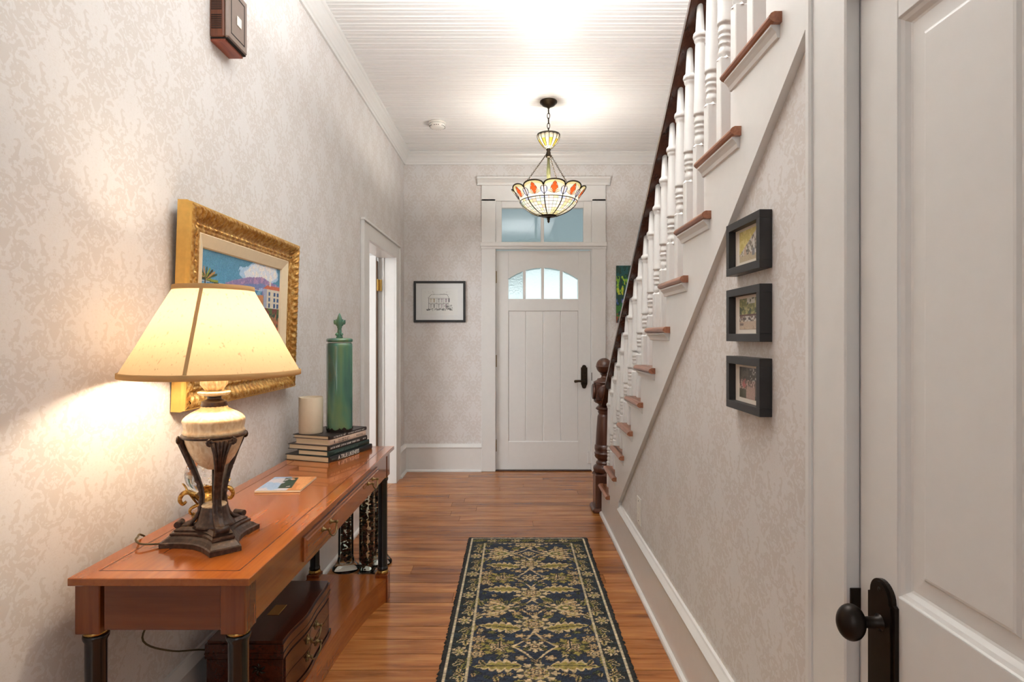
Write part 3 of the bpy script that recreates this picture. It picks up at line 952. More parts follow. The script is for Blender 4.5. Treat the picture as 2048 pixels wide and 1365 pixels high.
P = .674
A0 = 3.04 - ry0
ca = A0
while ca > -.4: ca -= P
while ca < rl + .4:
    cb = ca + P / 2
    # dark mottled grounds
    flower(.158, ca, .098, 9, OL, GR, CR, .72)
    for k_ in range(5):
        leaf(.15, ca, .055, .011, k_ * TAU / 5 + .3, TAN, CR, saw=3)
    flower(0, ca, .052, 8, CR, TAN, DK, .9)
    flower(.235, ca + .058, .036, 7, TAN, CR, DK, .85); flower(.240, ca - .055, .038, 7, TAN, CR, DK, .85); flower(.242, ca, .024, 6, TAN, TAN, DK)
    curve(arc((.0, ca + .125), (.094, ca), -.08)); curve(arc((.094, ca), (.0, ca - .125), -.08))
    curve(arc((0.005, ca + .10), (.065, ca + .09), -.2), .004, TAN)
    flower(.06, ca + .085, .026, 5, TAN, CR, TAN, .8); flower(.06, ca - .085, .026, 5, TAN, CR, TAN, .8)
    # palmettes
    for s_ in (1, -1):
        flower(0, ca + s_ * .188, .098, 9, CR, OL, DK, .80)
        flower(0, ca + s_ * .185, .04, 6, TAN, CR, DK, .8)
        leaf(.055, ca + s_ * .140, .195, .044, s_ * .10, CR, OL, saw=6)
        leaf(.05, ca + s_ * .235, .075, .02, s_ * .75, OL, GR, saw=5)
    # wide medallion
    flower(.158, cb, .098, 10, CR, OL, GR, .66); flower(.185, cb - .058, .056, 6, TAN, CR, OL, .75); flower(.180, cb + .060, .052, 6, TAN, TAN, OL, .75)
    flower(0, cb, .042, 8, CR, TAN, DK, .85)
    curve(arc((0, cb + .085), (.105, cb), -.1)); curve(arc((.105, cb), (0, cb - .085), -.1))
    curve(arc((.105, cb), (.27, cb + .07), .1)); curve(arc((.105, cb), (.27, cb - .07), -.1))
    flower(.075, cb + .055, .024, 6, TAN, TAN, OL, .8); flower(.075, cb - .055, .024, 6, TAN, TAN, OL, .8)
    leaf(.24, cb + .02, .05, .014, 1.2, OL, GR, saw=4); leaf(.235, cb - .075, .05, .014, -.9, CR, OL, saw=4)
    ca += P
# small sprigs fill the ground between the big motifs
rf = random.Random(8)
for i in range(420):
    fxp, fyp = rf.uniform(.0, .262), rf.uniform(.03, rl - .1)
    jx_, jy_ = int((fxp / rw + .5) * (R.W - 1)), int(fyp / rl * (R.H - 1))
    rad_ = rf.choice((3, 4, 5))
    if OCC[max(0, jy_ - rad_):jy_ + rad_ + 1, max(0, jx_ - rad_):jx_ + rad_ + 1].mean() > .22: continue
    if rf.random() < .35: flower(fxp, fyp, rf.uniform(.012, .019), 5, rf.choice((CR, TAN)), OL, DK, .85)
    else: leaf(fxp, fyp, rf.uniform(.035, .055), rf.uniform(.008, .012), rf.uniform(0, TAU), rf.choice((OL, GR, TAN)), rf.choice((GR, OL)), saw=3)
# border band
li, lo = .270, .352
bd = (X > li) | (R.y > rl - .022 - (lo - li)) | (R.y < .022 + (lo - li))
R.set(bd, (34, 40, 40)); R.set(bd & (streak > .55), (44, 54, 60))
bxm = (li + lo) / 2
yc = .09
i = 0
while yc < rl - .1:
    if i % 3 == 1:
        flower(bxm, yc, .036, 7, CR, GR, OL, 1.05)
    else:
        leaf(bxm - .022, yc - .045, .105, .019, 1.32 if i % 3 else 1.75, CR if i % 3 else OL, OL if i % 3 else GR, saw=6)
        leaf(bxm + .018, yc - .02, .07, .013, 2.3, CR, GR, saw=5)
        leaf(bxm - .028, yc + .0, .05, .009, .5, TAN, OL, saw=4)
    yc += .084; i += 1
xc = -.30; i = 0
while xc < .33:
    if i % 2: flower(xc, rl - .022 - .041, .036, 7, CR, OL, DK, .8, mir=False)
    else: leaf(xc - .05, rl - .07, .1, .018, .1, OL, GR, mir=False, saw=6)
    xc += .075; i += 1
R.set((np.abs(X - li) < .0055) & (R.y < rl - .022 - (lo - li)), (196, 180, 146))
R.set((np.abs(R.y - (rl - .022 - (lo - li))) < .0045) & (X < li), (120, 104, 84))
R.set((np.abs(X - lo) < .005) & (R.y < rl - .02), (206, 190, 158)); R.set((np.abs(R.y - (rl - .022)) < .006) & (X < lo), (206, 190, 158))
R.set((X > lo + .005) | (R.y > rl - .015), (42, 42, 40))
fine = R.fbm(.012, .006, 9, 2)
R.c *= (.72 + .5 * fine)[..., None]
R.jit(30)


def rug_h(r):
    e = np.minimum(np.minimum(hw - np.abs(r.x), rl - r.y), r.y)
    return np.where(e < .002, .0005, .008 + .003 * fine + .0012 * np.random.rand(r.H, r.W))


def rug_frame(x, yv, h):
    ed = np.clip((np.abs(x) - hw + .02) / .02, 0, 1)
    wob = (fine - .5) * .016 * ed + (np.random.rand(*x.shape) - .5) * .006 * ed
    return (x + (rx0 + rx1) / 2 + wob, yv + ry0, h)


rg = grid_obj('runner_rug', R, rug_frame, M['rug'], origin=((rx0 + rx1) / 2, (ry0 + ry1) / 2, 0), hfun=rug_h)
tag(rg, 'navy and gold floral runner rug on the plank floor', 'rug')

# ================================================================== CONSOLE TABLE
TX0, TX1, TY0, TY1, TZ = -1.016, -.6016, 1.293, 2.857, .75
tb = thing('console_table', 'glossy cherry wood console table with black column legs against the left wall', 'table', ((TX0 + TX1) / 2, (TY0 + TY1) / 2, 0))
tp = put('table_top', MB().bbox(TX0, TX1, TY0, TY1, TZ - .018, TZ, .0015), M['cherry'], tb)
bi = .042
m = MB()
for (a, b, c, d) in ((TX0 + bi, TX1 - bi, TY0 + bi, TY0 + bi + .0028), (TX0 + bi, TX1 - bi, TY1 - bi - .0028, TY1 - bi), (TX0 + bi, TX0 + bi + .0028, TY0 + bi, TY1 - bi), (TX1 - bi - .0028, TX1 - bi, TY0 + bi, TY1 - bi)):
    m.box(a, b, c, d, TZ - .001, TZ + .0002)
put('inlay_line', m, M['inlay'], tp)
AX0, AX1, AY0, AY1 = TX0 + .003, TX1 - .018, TY0 + .018, TY1 - .018
zt, za = TZ - .018, .612
put('end_apron', MB().bbox(AX0 + .064, AX1 - .056, AY0 + .006, AY0 + .024, za + .008, zt, .001), M['cherry_x'], tb)
put('end_apron', MB().bbox(AX0 + .064, AX1 - .056, AY1 - .024, AY1 - .006, za + .008, zt, .001), M['cherry_x'], tb)
put('front_apron', MB().bbox(AX1 - .022, AX1 - .003, AY0 + .057, AY1 - .057, za + .004, zt, .001), M['cherry'], tb)
put('back_apron', MB().bbox(AX0 + .003, AX0 + .02, AY0 + .057, AY1 - .057, za + .004, zt, .001), M['cherry'], tb)
for (x0, y0_) in ((AX0, AY0), (AX1 - .058, AY0), (AX0, AY1 - .058), (AX1 - .058, AY1 - .058)):
    put('corner_block', MB().bbox(x0, x0 + .058, y0_, y0_ + .058, za, zt, .002), M['cherry_z'], tb)
    cx, cy = x0 + .029, y0_ + .029
    lg = put('leg', MB().lathe([(.0255, .150), (.0265, .158), (.0245, .163), (.0228, .170), (.0222, .35), (.0228, .585), (.0265, .592), (.0275, .598), (.0265, .603)], (cx, cy, 0), 24), M['black'], tb)
    put('brass_ring', MB().lathe([(.022, .602), (.0255, .604), (.0255, .610), (.023, .6125)], (cx, cy, 0), 24), M['brass'], lg)
    put('brass_ring', MB().lathe([(.023, .130), (.0275, .133), (.0285, .140), (.0265, .148), (.023, .151)], (cx, cy, 0), 24), M['brass'], lg)
    put('foot_block', MB().bbox(x0 - .001, x0 + .059, y0_ - .001, y0_ + .059, 0, .131, .002), M['cherry_z'], tb)
# drawer
DRY0, DRY1 = 1.672, 2.58
fr = lambda u, v, d: (AX1 - .003 + d, u, v)
dr = put('drawer', MB().rings(fr, [(DRY0, DRY1, .637, .709, -.002), (DRY0, DRY1, .637, .709, .006), (DRY0 + .004, DRY1 - .004, .641, .705, .0085), (DRY0 + .011, DRY1 - .011, .648, .698, .0085),
                                        (DRY0 + .014, DRY1 - .014, .651, .695, .012)]), M['cherry'], tb)


def bail(mb, x, yc, zc, w, drop, r=.0032, out=.022):
    """swinging bail handle on a +X face"""
    for s_ in (-1, 1):
        mb.lathe([(.009, 0), (.009, .002), (.0045, .005), (.0035, out - .004), (.0055, out - .001), (.0055, out + .002), (.002, out + .004)], (x, yc + s_ * w / 2, zc), 12, 'x')
    pts_ = []
    for i_ in range(13):
        a_ = PI * i_ / 12
        pts_.append((x + out - .003 + .006 * math.sin(a_), yc - w / 2 * math.cos(a_), zc - drop * math.sin(a_)))
    mb.tube(pts_, r, 8)
    return mb


for yc in (1.855, 2.42):
    put('handle', bail(MB(), AX1 + .009, yc, .684, .078, .030, .0027), M['obrass'], dr)
# lower platform with concave front edge
pts = [(AX0 + .004, AY0 + .01), (AX1 - .006, AY0 + .01), (AX1 - .006, AY0 + .06)]
N = 24
ya, yb = AY0 + .06, AY1 - .06
for i in range(1, N):
    tt = i / N
    pts.append((AX1 - .008 - .092 * (1 - (2 * tt - 1) ** 2) ** .75, ya + (yb - ya) * tt))
pts += [(AX1 - .006, yb), (AX1 - .006, AY1 - .01), (AX0 + .004, AY1 - .01)]
pf = put('lower_platform', MB().prism(pts, 'z', 0.0, .108), M['cherry'], tb)
cxm = (AX0 + AX1) / 2
put('platform_top', MB().prism([((p[0] + (.0035 if p[0] > cxm and ya < p[1] < yb else 0)), p[1]) for p in pts], 'z', .108, .117), M['cherry'], pf)

# ================================================================== TABLE LAMP
lx, ly, lz = -.806, 1.53, TZ + .0005
lp = thing('table_lamp', 'lit table lamp with cream bell shade and ivory urn on dark tripod base', 'lamp', (lx, ly, lz))
A1 = math.radians(-50)


def lobe_poly(R_, wid, conc, rot=A1):
    """three truncated corners joined by concave sides"""
    out = []
    for k_ in range(3):
        a = rot + TAU * k_ / 3
        d = Vector((math.cos(a), math.sin(a))); nrm = Vector((-d.y, d.x))
        p, q = d * R_ - nrm * wid, d * R_ + nrm * wid
        a2 = rot + TAU * (k_ + 1) / 3
        d2_ = Vector((math.cos(a2), math.sin(a2))); n2 = Vector((-d2_.y, d2_.x))
        r_ = d2_ * R_ - n2 * wid
        out += [p, q]
        mid_ = (q + r_) / 2
        inw = -mid_.normalized()
        for i_ in range(1, 10):
            tt = i_ / 10
            out.append(q.lerp(r_, tt) + inw * conc * math.sin(PI * tt))
    return [(lx + p.x, ly + p.y) for p in out]


def loft(mb, polys):
    """polys: list of (poly, z)"""
    k_ = len(polys[0][0])
    vs_ = [(p[0], p[1], z) for pl_, z in polys for p in pl_]
    fs_ = []
    for i_ in range(len(polys) - 1):
        for j_ in range(k_):
            a, b = i_ * k_ + j_, i_ * k_ + (j_ + 1) % k_
            fs_.append((a, b, b + k_, a + k_))
    fs_.append(tuple(range(k_))[::-1]); fs_.append(tuple((len(polys) - 1) * k_ + j_ for j_ in range(k_)))
    return mb.add(vs_, fs_)


m = MB()
LP = lambda R_, w_, c_, z_: (lobe_poly(R_, w_, c_), lz + z_)
loft(m, [LP(.122, .037, .026, 0), LP(.122, .037, .026, .012), LP(.116, .034, .025, .014), LP(.106, .030, .023, .022), LP(.098, .026, .022, .027), LP(.100, .027, .022, .030), LP(.100, .027, .022, .034),
         LP(.090, .023, .020, .037), LP(.092, .024, .020, .041), LP(.084, .021, .019, .045), LP(.074, .018, .016, .048)])
put('base', m, M['resin'], lp)
# fluted core between the feet
put('core', MB().lathe([(.052, .046), (.046, .052), (.039, .062), (.034, .080), (.031, .094), (.029, .097), (.012, .0975)], (lx, ly, lz), 48, mod=lambda r, h, a: r * (1 + .035 * math.cos(18 * a))), M['resin'], lp)
put('core_cap', MB().lathe([(.030, .0955), (.031, .099), (.028, .102), (.004, .103)], (lx, ly, lz), 32), M['ivory'], lp)
put('rod', MB().tube([(lx, ly, lz + .09), (lx, ly, lz + .2)], .006, 8), M['black'], lp)
# three curved legs (flat strap, ridged) with scrolled heads
zr = 1.030 - lz                                  # ring height above table
legp = [(.088, .044), (.072, .046), (.054, .054), (.042, .068), (.035, .082), (.031, .100), (.030, .122), (.034, .145), (.040, .165), (.049, .190), (.058, .212), (.068, .243), (.0755, .266), (.078, .282)]
for k_ in range(3):
    a = A1 + TAU * k_ / 3
    d = Vector((math.cos(a), math.sin(a), 0)); nr = Vector((-d.y, d.x, 0))
    m = MB()
    wids = [.014, .013, .012, .012, .012, .011, .0095, .009, .0095, .0105, .0125, .017, .024, .028]
    sec = [(-1, -.5), (-1, .3), (-.72, .75), (-.45, .4), (-.15, .8), (.15, .8), (.45, .4), (.72, .75), (1, .3), (1, -.5)]
    vs_, fs_ = [], []
    base_c = Vector((lx, ly, lz))
    ns = len(sec)
    # resample
    fine_pts = []
    for i_ in range(len(legp) - 1):
        for s_ in range(3):
            tt = s_ / 3
            fine_pts.append((legp[i_][0] * (1 - tt) + legp[i_ + 1][0] * tt, legp[i_][1] * (1 - tt) + legp[i_ + 1][1] * tt, wids[i_] * (1 - tt) + wids[i_ + 1] * tt))
    fine_pts.append((*legp[-1], wids[-1]))
    for i_, (r_, h_, w_) in enumerate(fine_pts):
        nxt = fine_pts[min(i_ + 1, len(fine_pts) - 1)]; prv = fine_pts[max(i_ - 1, 0)]
        tg = Vector((nxt[0] - prv[0], nxt[1] - prv[1])).normalized()
        nn = Vector((tg.y, -tg.x))
        rip = 1 + .35 * math.sin(i_ * 2.4) * (1 if .08 < h_ < .2 else .2)
        for (u, v) in sec:
            rr = r_ + nn.x * v * .0075 * (rip if v > .3 else 1); hh = h_ + nn.y * v * .0075
            vs_.append(base_c + d * rr + nr * (u * w_) + Vector((0, 0, hh)))
    for i_ in range(len(fine_pts) - 1):
        for j_ in range(ns):
            a_, b_ = i_ * ns + j_, i_ * ns + (j_ + 1) % ns
            fs_.append((a_, b_, b_ + ns, a_ + ns))
    fs_ += [tuple(range(ns)), tuple((len(fine_pts) - 1) * ns + j_ for j_ in range(ns))]
    m.add(vs_, fs_, True)
    lg = put('leg', m, M['resin'], lp)
    m = MB()
    for s_ in (-1, 1):                           # scroll volutes at the head, curl at the foot
        cpt = base_c + d * .079 + nr * (s_ * .026) + Vector((0, 0, .277))
        sp_ = []
        for q_ in range(15):
            th = q_ / 14 * 3.2 * PI; rad = .0095 * (1 - q_ / 18)
            sp_.append(cpt + nr * (s_ * math.sin(th) * rad) + Vector((0, 0, math.cos(th) * rad)))
        m.tube(sp_, .0032, 6)
    for q_ in range(5):                          # fan of flutes
        o_ = (q_ - 2) / 2
        m.tube([base_c + d * .0575 + nr * (o_ * .006) + Vector((0, 0, .195)), base_c + d * .072 + nr * (o_ * .011) + Vector((0, 0, .237)), base_c + d * .083 + nr * (o_ * .021) + Vector((0, 0, .280 - .004 * o_ * o_))], [.002, .003, .0042], 6)
    put('scroll', m, M['resin'], lg)
    cp = base_c + d * .086 + Vector((0, 0, .044))
    put('foot_scroll', MB().tube([cp - nr * .016 + Vector((0, 0, .008)), cp + nr * .016 + Vector((0, 0, .008))], .0085, 12), M['resin'], lg)
put('ring', MB().lathe([(.070, zr + .002), (.0785, zr + .003), (.080, zr + .007), (.0785, zr + .011), (.070, zr + .012)], (lx, ly, lz), 40, cap=False), M['resin'], lp)
swirl = lambda r, h, a: r * (1 + .016 * math.cos(18 * a + h * 60))
urn = [(.002, .192), (.018, .196), (.036, .208), (.050, .226), (.061, .248), (.068, .268), (.072, .283), (.074, .292), (.0755, .296), (.0735, .300), (.072, .304), (.0735, .312), (.0755, .322), (.0765, .326),
       (.0745, .331), (.068, .338), (.056, .346), (.044, .352), (.034, .358), (.031, .364)]
put('urn', MB().lathe(urn, (lx, ly, lz), 72, mod=swirl), M['ivory'], lp)
put('neck', MB().lathe([(.031, .362), (.033, .366), (.030, .372), (.031, .375), (.026, .379), (.018, .382), (.017, .388), (.021, .391), (.030, .394)], (lx, ly, lz), 32), M['resin'], lp)
put('drip_dish', MB().lathe([(.022, .390), (.036, .394), (.0405, .399), (.040, .402), (.030, .403), (.012, .405)], (lx, ly, lz), 32), M['ivory'], lp)
m = MB()
bud = lambda r, h, a: r * (1 + .16 * abs(math.cos(4 * a + 1.2 * math.sin(h * 60))) - .08)
m.lathe([(.012, .403), (.019, .408), (.026, .418), (.029, .428), (.027, .438), (.021, .447), (.018, .452)], (lx, ly, lz), 64, mod=bud)
for k_ in range(8):
    a = TAU * k_ / 8
    dd = Vector((math.cos(a), math.sin(a), 0)); b0 = Vector((lx, ly, lz))
    m.tube([b0 + dd * .020 + Vector((0, 0, .408)), b0 + dd * .030 + Vector((0, 0, .424)), b0 + dd * .028 + Vector((0, 0, .440)), b0 + dd * .023 + Vector((0, 0, .450)), b0 + dd * .028 + Vector((0, 0, .455))], [.004, .006, .005, .004, .002], 6)
put('leaf_bud', m, M['ivory'], lp)
put('stem', MB().tube([(lx, ly, lz + .45), (lx, ly, lz + .55)], .006, 8).lathe([(.016, .47), (.016, .505)], (lx, ly, lz), 16), M['obrass'], lp)
# shade
zb_, zt_, Rb, Rt = 1.200 - lz, 1.432 - lz, .216, .0965
n = 96
m = MB()
for (o_, rev) in ((0, False),):
    m.lathe([(Rb, zb_ + .004), (Rb * .66 + Rt * .34, zb_ + .34 * (zt_ - zb_)), (Rb * .33 + Rt * .67, zb_ + .67 * (zt_ - zb_)), (Rt, zt_ - .004)], (lx, ly, lz), n, cap=False)
sh = put('shade', m, M['shade'], lp)
put('bottom_trim', MB().lathe([(Rb - .001, zb_ + .010), (Rb + .003, zb_ + .008), (Rb + .003, zb_ - .004), (Rb - .002, zb_ - .005), (Rb - .003, zb_ + .008)], (lx, ly, lz), n, cap=False), M['shadetrim'], sh)
put('top_trim', MB().lathe([(Rt + .0035, zt_ - .010), (Rt + .0025, zt_ + .003), (Rt - .002, zt_ + .003), (Rt + .002, zt_ - .010)], (lx, ly, lz), n, cap=False), M['shadetrim'], sh)
for k_ in range(2):                              # stitched seams; one faces the viewer
    a = math.radians(-79) + TAU * k_ / 2
    d = Vector((math.cos(a), math.sin(a), 0)); nr = Vector((-d.y, d.x, 0)); b0 = Vector((lx, ly, lz))
    vs_ = []
    for (R_, h_) in ((Rb + .0012, zb_ + .004), (Rt + .0012, zt_ - .004)):
        for s_, o_ in ((-1, 0), (1, 0)):
            vs_.append(b0 + d * R_ + nr * (s_ * .0042) + Vector((0, 0, h_)))
    vs_ += [v - d * .0035 for v in vs_]
    put('seam', MB().add(vs_, [(0, 1, 3, 2), (4, 6, 7, 5), (0, 2, 6, 4), (1, 5, 7, 3), (0, 4, 5, 1), (2, 3, 7, 6)]), M['shadetrim'], sh)
put('spider', MB().tube([(lx - Rt, ly, lz + zt_ - .006), (lx + Rt, ly, lz + zt_ - .006)], .0015, 6).tube([(lx, ly - Rt, lz + zt_ - .006), (lx, ly + Rt, lz + zt_ - .006)], .0015, 6).tube([(lx, ly, lz + .50), (lx, ly, lz + zt_)], .003, 6),
    M['obrass'], sh)
put('bulb', MB().ball((lx, ly, lz + .55), .021, 16, 12, 1, 1, 1.2), emis('lamp_bulb', (1, .78, .45, 1), 6), lp)
bl_ = point('table_lamp_light', (lx, ly, lz + .55), 13, (1.0, .83, .62), .04)
# cord across the table and down behind it
cd = [(-.905, 1.50, .758), (-.93, 1.49, .757), (-.965, 1.475, .762), (-.99, 1.49, .766), (-1.006, 1.52, .764), (-1.024, 1.56, .757), (-1.030, 1.60, .72), (-1.032, 1.62, .60), (-1.02, 1.60, .52), (-1.01, 1.55, .47), (-1.02, 1.7, .36), (-1.02, 1.9, .25), (-1.02, 2.0, .13)]


def smooth(pts_, n_=6):
    out = []
    P_ = [Vector(p) for p in pts_]
    for i_ in range(len(P_) - 1):
        p0, p1, p2, p3 = P_[max(i_ - 1, 0)], P_[i_], P_[i_ + 1], P_[min(i_ + 2, len(P_) - 1)]
        for s_ in range(n_):
            t_ = s_ / n_
            out.append(.5 * ((2 * p1) + (p2 - p0) * t_ + (2 * p0 - 5 * p1 + 4 * p2 - p3) * t_ ** 2 + (3 * p1 - p0 - 3 * p2 + p3) * t_ ** 3))
    out.append(P_[-1])
    return out


put('cord', MB().tube(smooth(cd), .0026, 8), plain('cord_olive', srgb(86, 74, 40), .5), lp)

# ================================================================== GLASS BALL ON GOLD STAND
gx_, gy_, gz_ = -.940, 1.742, TZ
gb = thing('glass_ball_stand', 'clear bubbled glass ball on a gold leaf stand behind the lamp', 'ornament', (gx_, gy_, gz_))
bz = .882
b_ = put('glass_ball', MB().ball((gx_, gy_, bz), .061, 40, 28), M['crystal'], gb)
m = MB()
rb = random.Random(5)
for i in range(70):
    while True:
        v = Vector((rb.uniform(-1, 1), rb.uniform(-1, 1), rb.uniform(-1, 1)))
        if v.length < .82: break
    r_ = rb.uniform(.0012, .0042)
    m.ball(Vector((gx_, gy_, bz)) + v * .058, r_, 8, 6)
o = put('bubbles', m, M['bubble'], b_); o['kind'] = 'stuff'
m = MB()
m.lathe([(.040, 0), (.042, .006), (.030, .014), (.020, .024), (.016, .034), (.018, .040), (.024, .044), (.022, .050), (.016, .054), (.020, .062), (.034, .072), (.036, .076)], (gx_, gy_, gz_), 24)
put('pedestal', m, M['agold'], gb)
for k_ in range(4):
    a = math.radians(-150 + 90 * k_)
    d = Vector((math.cos(a), math.sin(a), 0)); nr = Vector((-d.y, d.x, 0)); b0 = Vector((gx_, gy_, gz_))

    def pt(r_, h_, s_=0): return b0 + d * r_ + nr * s_ + Vector((0, 0, h_))
    m = MB()
    # outward scroll leaf
    m.tube(smooth([pt(.014, .050), pt(.028, .066), pt(.048, .080), pt(.064, .077), pt(.072, .060), pt(.064, .046), pt(.055, .053)], 4), [.0095 - .00022 * i_ for i_ in range(25)], 8, sy=1.9)
    # upright acanthus leaf that holds the ball
    spine = smooth([pt(.020, .040), pt(.034, .062), pt(.046, .082), pt(.054, .100), pt(.060, .108)], 4)
    vs_, fs_ = [], []
    for i_, p in enumerate(spine):
        tt = i_ / (len(spine) - 1)
        w_ = (.006 + .020 * math.sin(PI * min(1, tt * .9 + .1))) * (.75 + .35 * abs(math.sin(tt * 9))) * (1 if tt < .95 else .3)
        vs_ += [p - nr * w_ + d * .004, p + d * .001, p + nr * w_ + d * .004, p + nr * w_ * .8 + d * .006, p + d * .007, p - nr * w_ * .8 + d * .006]
    for i_ in range(len(spine) - 1):
        for j_ in range(6):
            a_, b2 = i_ * 6 + j_, i_ * 6 + (j_ + 1) % 6
            fs_.append((a_, b2, b2 + 6, a_ + 6))
    fs_ += [tuple(range(6)), tuple((len(spine) - 1) * 6 + j_ for j_ in range(6))]
    m.add(vs_, fs_, True)
    # lower scroll
    m.tube(smooth([pt(.018, .040), pt(.030, .036), pt(.042, .030), pt(.046, .020), pt(.040, .012), pt(.034, .016)], 4), [.006 - .00016 * i_ for i_ in range(21)], 8, sy=1.7)
    put('gold_leaf', m, M['agold'], gb)

# ================================================================== BOOKS
BA = math.radians(-18.1)
bux, buy = Vector((math.cos(BA), math.sin(BA), 0)), Vector((-math.sin(BA), math.cos(BA), 0))
corner = Vector((-.7995, 2.469, 0))
FONT = bpy.data.curves


def text_mesh(txt, size, M4, bold=0.0, sx=1.0):
    cu = bpy.data.curves.new('t', 'FONT'); cu.body = txt; cu.size = size; cu.offset = bold; cu.space_character = sx
    cu.align_x = 'LEFT'; cu.align_y = 'CENTER'
    to = bpy.data.objects.new('t', cu); C.objects.link(to)
    dg = bpy.context.evaluated_depsgraph_get()
    me = bpy.data.meshes.new_from_object(to.evaluated_get(dg))
    bpy.data.objects.remove(to); bpy.data.curves.remove(cu)
    me.transform(M4)
    return me


def lettering(parent, txt, size, origin, yaw, mat, xscale=1.0, bold=0.0):
    """text running along +Y local on a +X face"""
    if txt.startswith('~'):                      # lettering too small to read in the photograph: letter-sized strokes
        rl_ = random.Random(len(txt) + int(size * 1e5)); mbl = MB(); y_ = 0.0; n_l = 0
        while y_ < float(txt[1:]):
            wl = size * rl_.uniform(.28, .5); k_ = rl_.choice((0, 1, 2))
            if k_ != 1: mbl.box(0, .0003, y_, y_ + size * .12, -size * .34, size * .34)
            if k_ != 0: mbl.box(0, .0003, y_ + wl - size * .12, y_ + wl, -size * .34, size * .34)
            zz = rl_.choice((-.34, -.05, .22)) * size
            mbl.box(0, .0003, y_, y_ + wl, zz, zz + size * .12)
            y_ += wl + size * .14; n_l += 1
            if n_l % 6 == 5: y_ += size * .35
        me = mbl.mesh('spine_lettering'); me.materials.append(mat)
        o = bpy.data.objects.new('spine_lettering', me); C.objects.link(o)
        o.parent = parent; o.location = origin
        return o
    M4 = Matrix(((0, 0, 1, 0), (xscale, 0, 0, 0), (0, 1, 0, 0), (0, 0, 0, 1)))
    me = text_mesh(txt, size, M4, bold)
    me.materials.append(mat)
    o = bpy.data.objects.new('spine_lettering', me); C.objects.link(o)
    o.parent = parent; o.location = origin
    return o


M['ink_w'] = plain('print_white', srgb(236, 234, 226), .6, var=.01)
M['ink_k'] = plain('print_black', srgb(32, 26, 24), .6, var=.01)
M['ink_g'] = plain('print_grey', srgb(92, 116, 110), .6, var=.01)
books = [
    # W, L, t, spine inset x, y shift, cover colour, label
    (.235, .334, .0255, 0.0, 0.0, srgb(34, 36, 38), 'bottom book of the stack, black spine lettered in white capitals', [('A TRUE LIKENESS', .025, .058, 'ink_w', .84, .0004), ('~0.03', .009, .012, 'ink_g', 1, 0)]),
    (.165, .318, .0225, .010, .006, srgb(32, 54, 50), 'dark green spined book, second from the bottom of the stack', [('~0.18', .012, .04, 'ink_g', 1, 0)]),
    (.215, .300, .0225, .013, .010, srgb(44, 36, 34), 'dark brown book in the middle of the stack with pale spine lettering', [('~0.22', .012, .012, 'ink_w', 1, 0), ('~0.028', .010, .262, 'ink_w', 1, 0)]),
    (.185, .283, .0245, .018, .024, srgb(220, 196, 176), 'pale pink spined book, second from the top of the stack', [('~0.085', .0080, .058, 'ink_k', 1, .0002), ('~0.080', .0080, .058, 'ink_k', 1, .0002), ('~0.05', .010, .200, 'ink_k', 1, 0), ('~0.004', .015, .030, 'ink_k', 1, 0)]),
    (.195, .290, .0165, .017, .022, srgb(38, 30, 30), 'top book of the stack with black spine, under the green jar', [('~0.09', .0110, .028, 'ink_w', 1, 0), ('~0.13', .008, .135, 'ink_w', 1, .0003)]),
]
zb_ = TZ
for (Wd, L, th, ix, iy, colr, lab, txts) in books:
    c0 = corner - bux * (Wd / 2 + ix) + buy * (L / 2 + iy)
    bk = bpy.data.objects.new('book', None); C.objects.link(bk); bk.empty_display_size = .03
    bk.location = (c0.x, c0.y, zb_); bk.rotation_euler = (0, 0, BA)
    tag(bk, lab, 'book', 'books stacked on the console table'); ORG[bk.name] = (0, 0, 0)
    cm = plain('book_cover', colr, .35, var=.06)
    ct = .0025
    m = MB().bbox(-Wd / 2, Wd / 2, -L / 2, L / 2, 0.0002, ct, .0006).bbox(-Wd / 2, Wd / 2, -L / 2, L / 2, th - ct, th, .0006)
    sp_ = []
    for i_ in range(9):
        a = -PI / 2 + PI * i_ / 8
        sp_.append((Wd / 2 - .002 + .004 * math.cos(a), th / 2 + (th / 2 - .0002) * math.sin(a)))
    sp_ += [(Wd / 2 - .008, th - .0002), (Wd / 2 - .008, .0002)]
    m.prism(sp_, 'y', -L / 2, L / 2)
    put('cover', m, cm, bk)
    put('pages', MB().box(-Wd / 2 + .006, Wd / 2 - .007, -L / 2 + .004, L / 2 - .004, ct, th - ct), M['pages'], bk)
    for q_, (tx, sz_, off, mt, xs, bo) in enumerate(txts):
        zc = th / 2
        if tx == '~0.085': zc = th * .66
        if tx == '~0.080': zc = th * .32
        lettering(bk, tx, sz_, (Wd / 2 + .0023, -L / 2 + off, zc - sz_ * .04), 0, M[mt], xs, bo)
    zb_ += th
BTOP = zb_

# ---- cream cylinder and green jar on the books
cy_ = put('pillar_candle', MB().lathe([(.052, 0), (.053, .002), (.053, .161), (.0515, .163), (.0485, .162), (.0475, .156), (.046, .150), (.0, .148)], (-.927, 2.598, BTOP), 40), M['cream'], origin=(-.927, 2.598, BTOP))
tag(cy_, 'plain cream cylindrical candle standing on the books beside the green jar', 'candle')
jx, jy = -.8130, 2.652
jr = thing('lidded_jar', 'tall green glazed ceramic jar with pointed fleur-de-lis lid on the book stack', 'jar', (jx, jy, BTOP))


def supe(R_, rot=.5):
    def f(r, h, a):
        a2 = a - rot
        c_, s_ = abs(math.cos(a2)), abs(math.sin(a2))
        return r / ((c_ ** 2.7 + s_ ** 2.7) ** (1 / 2.7)) if r > .03 else r
    return f


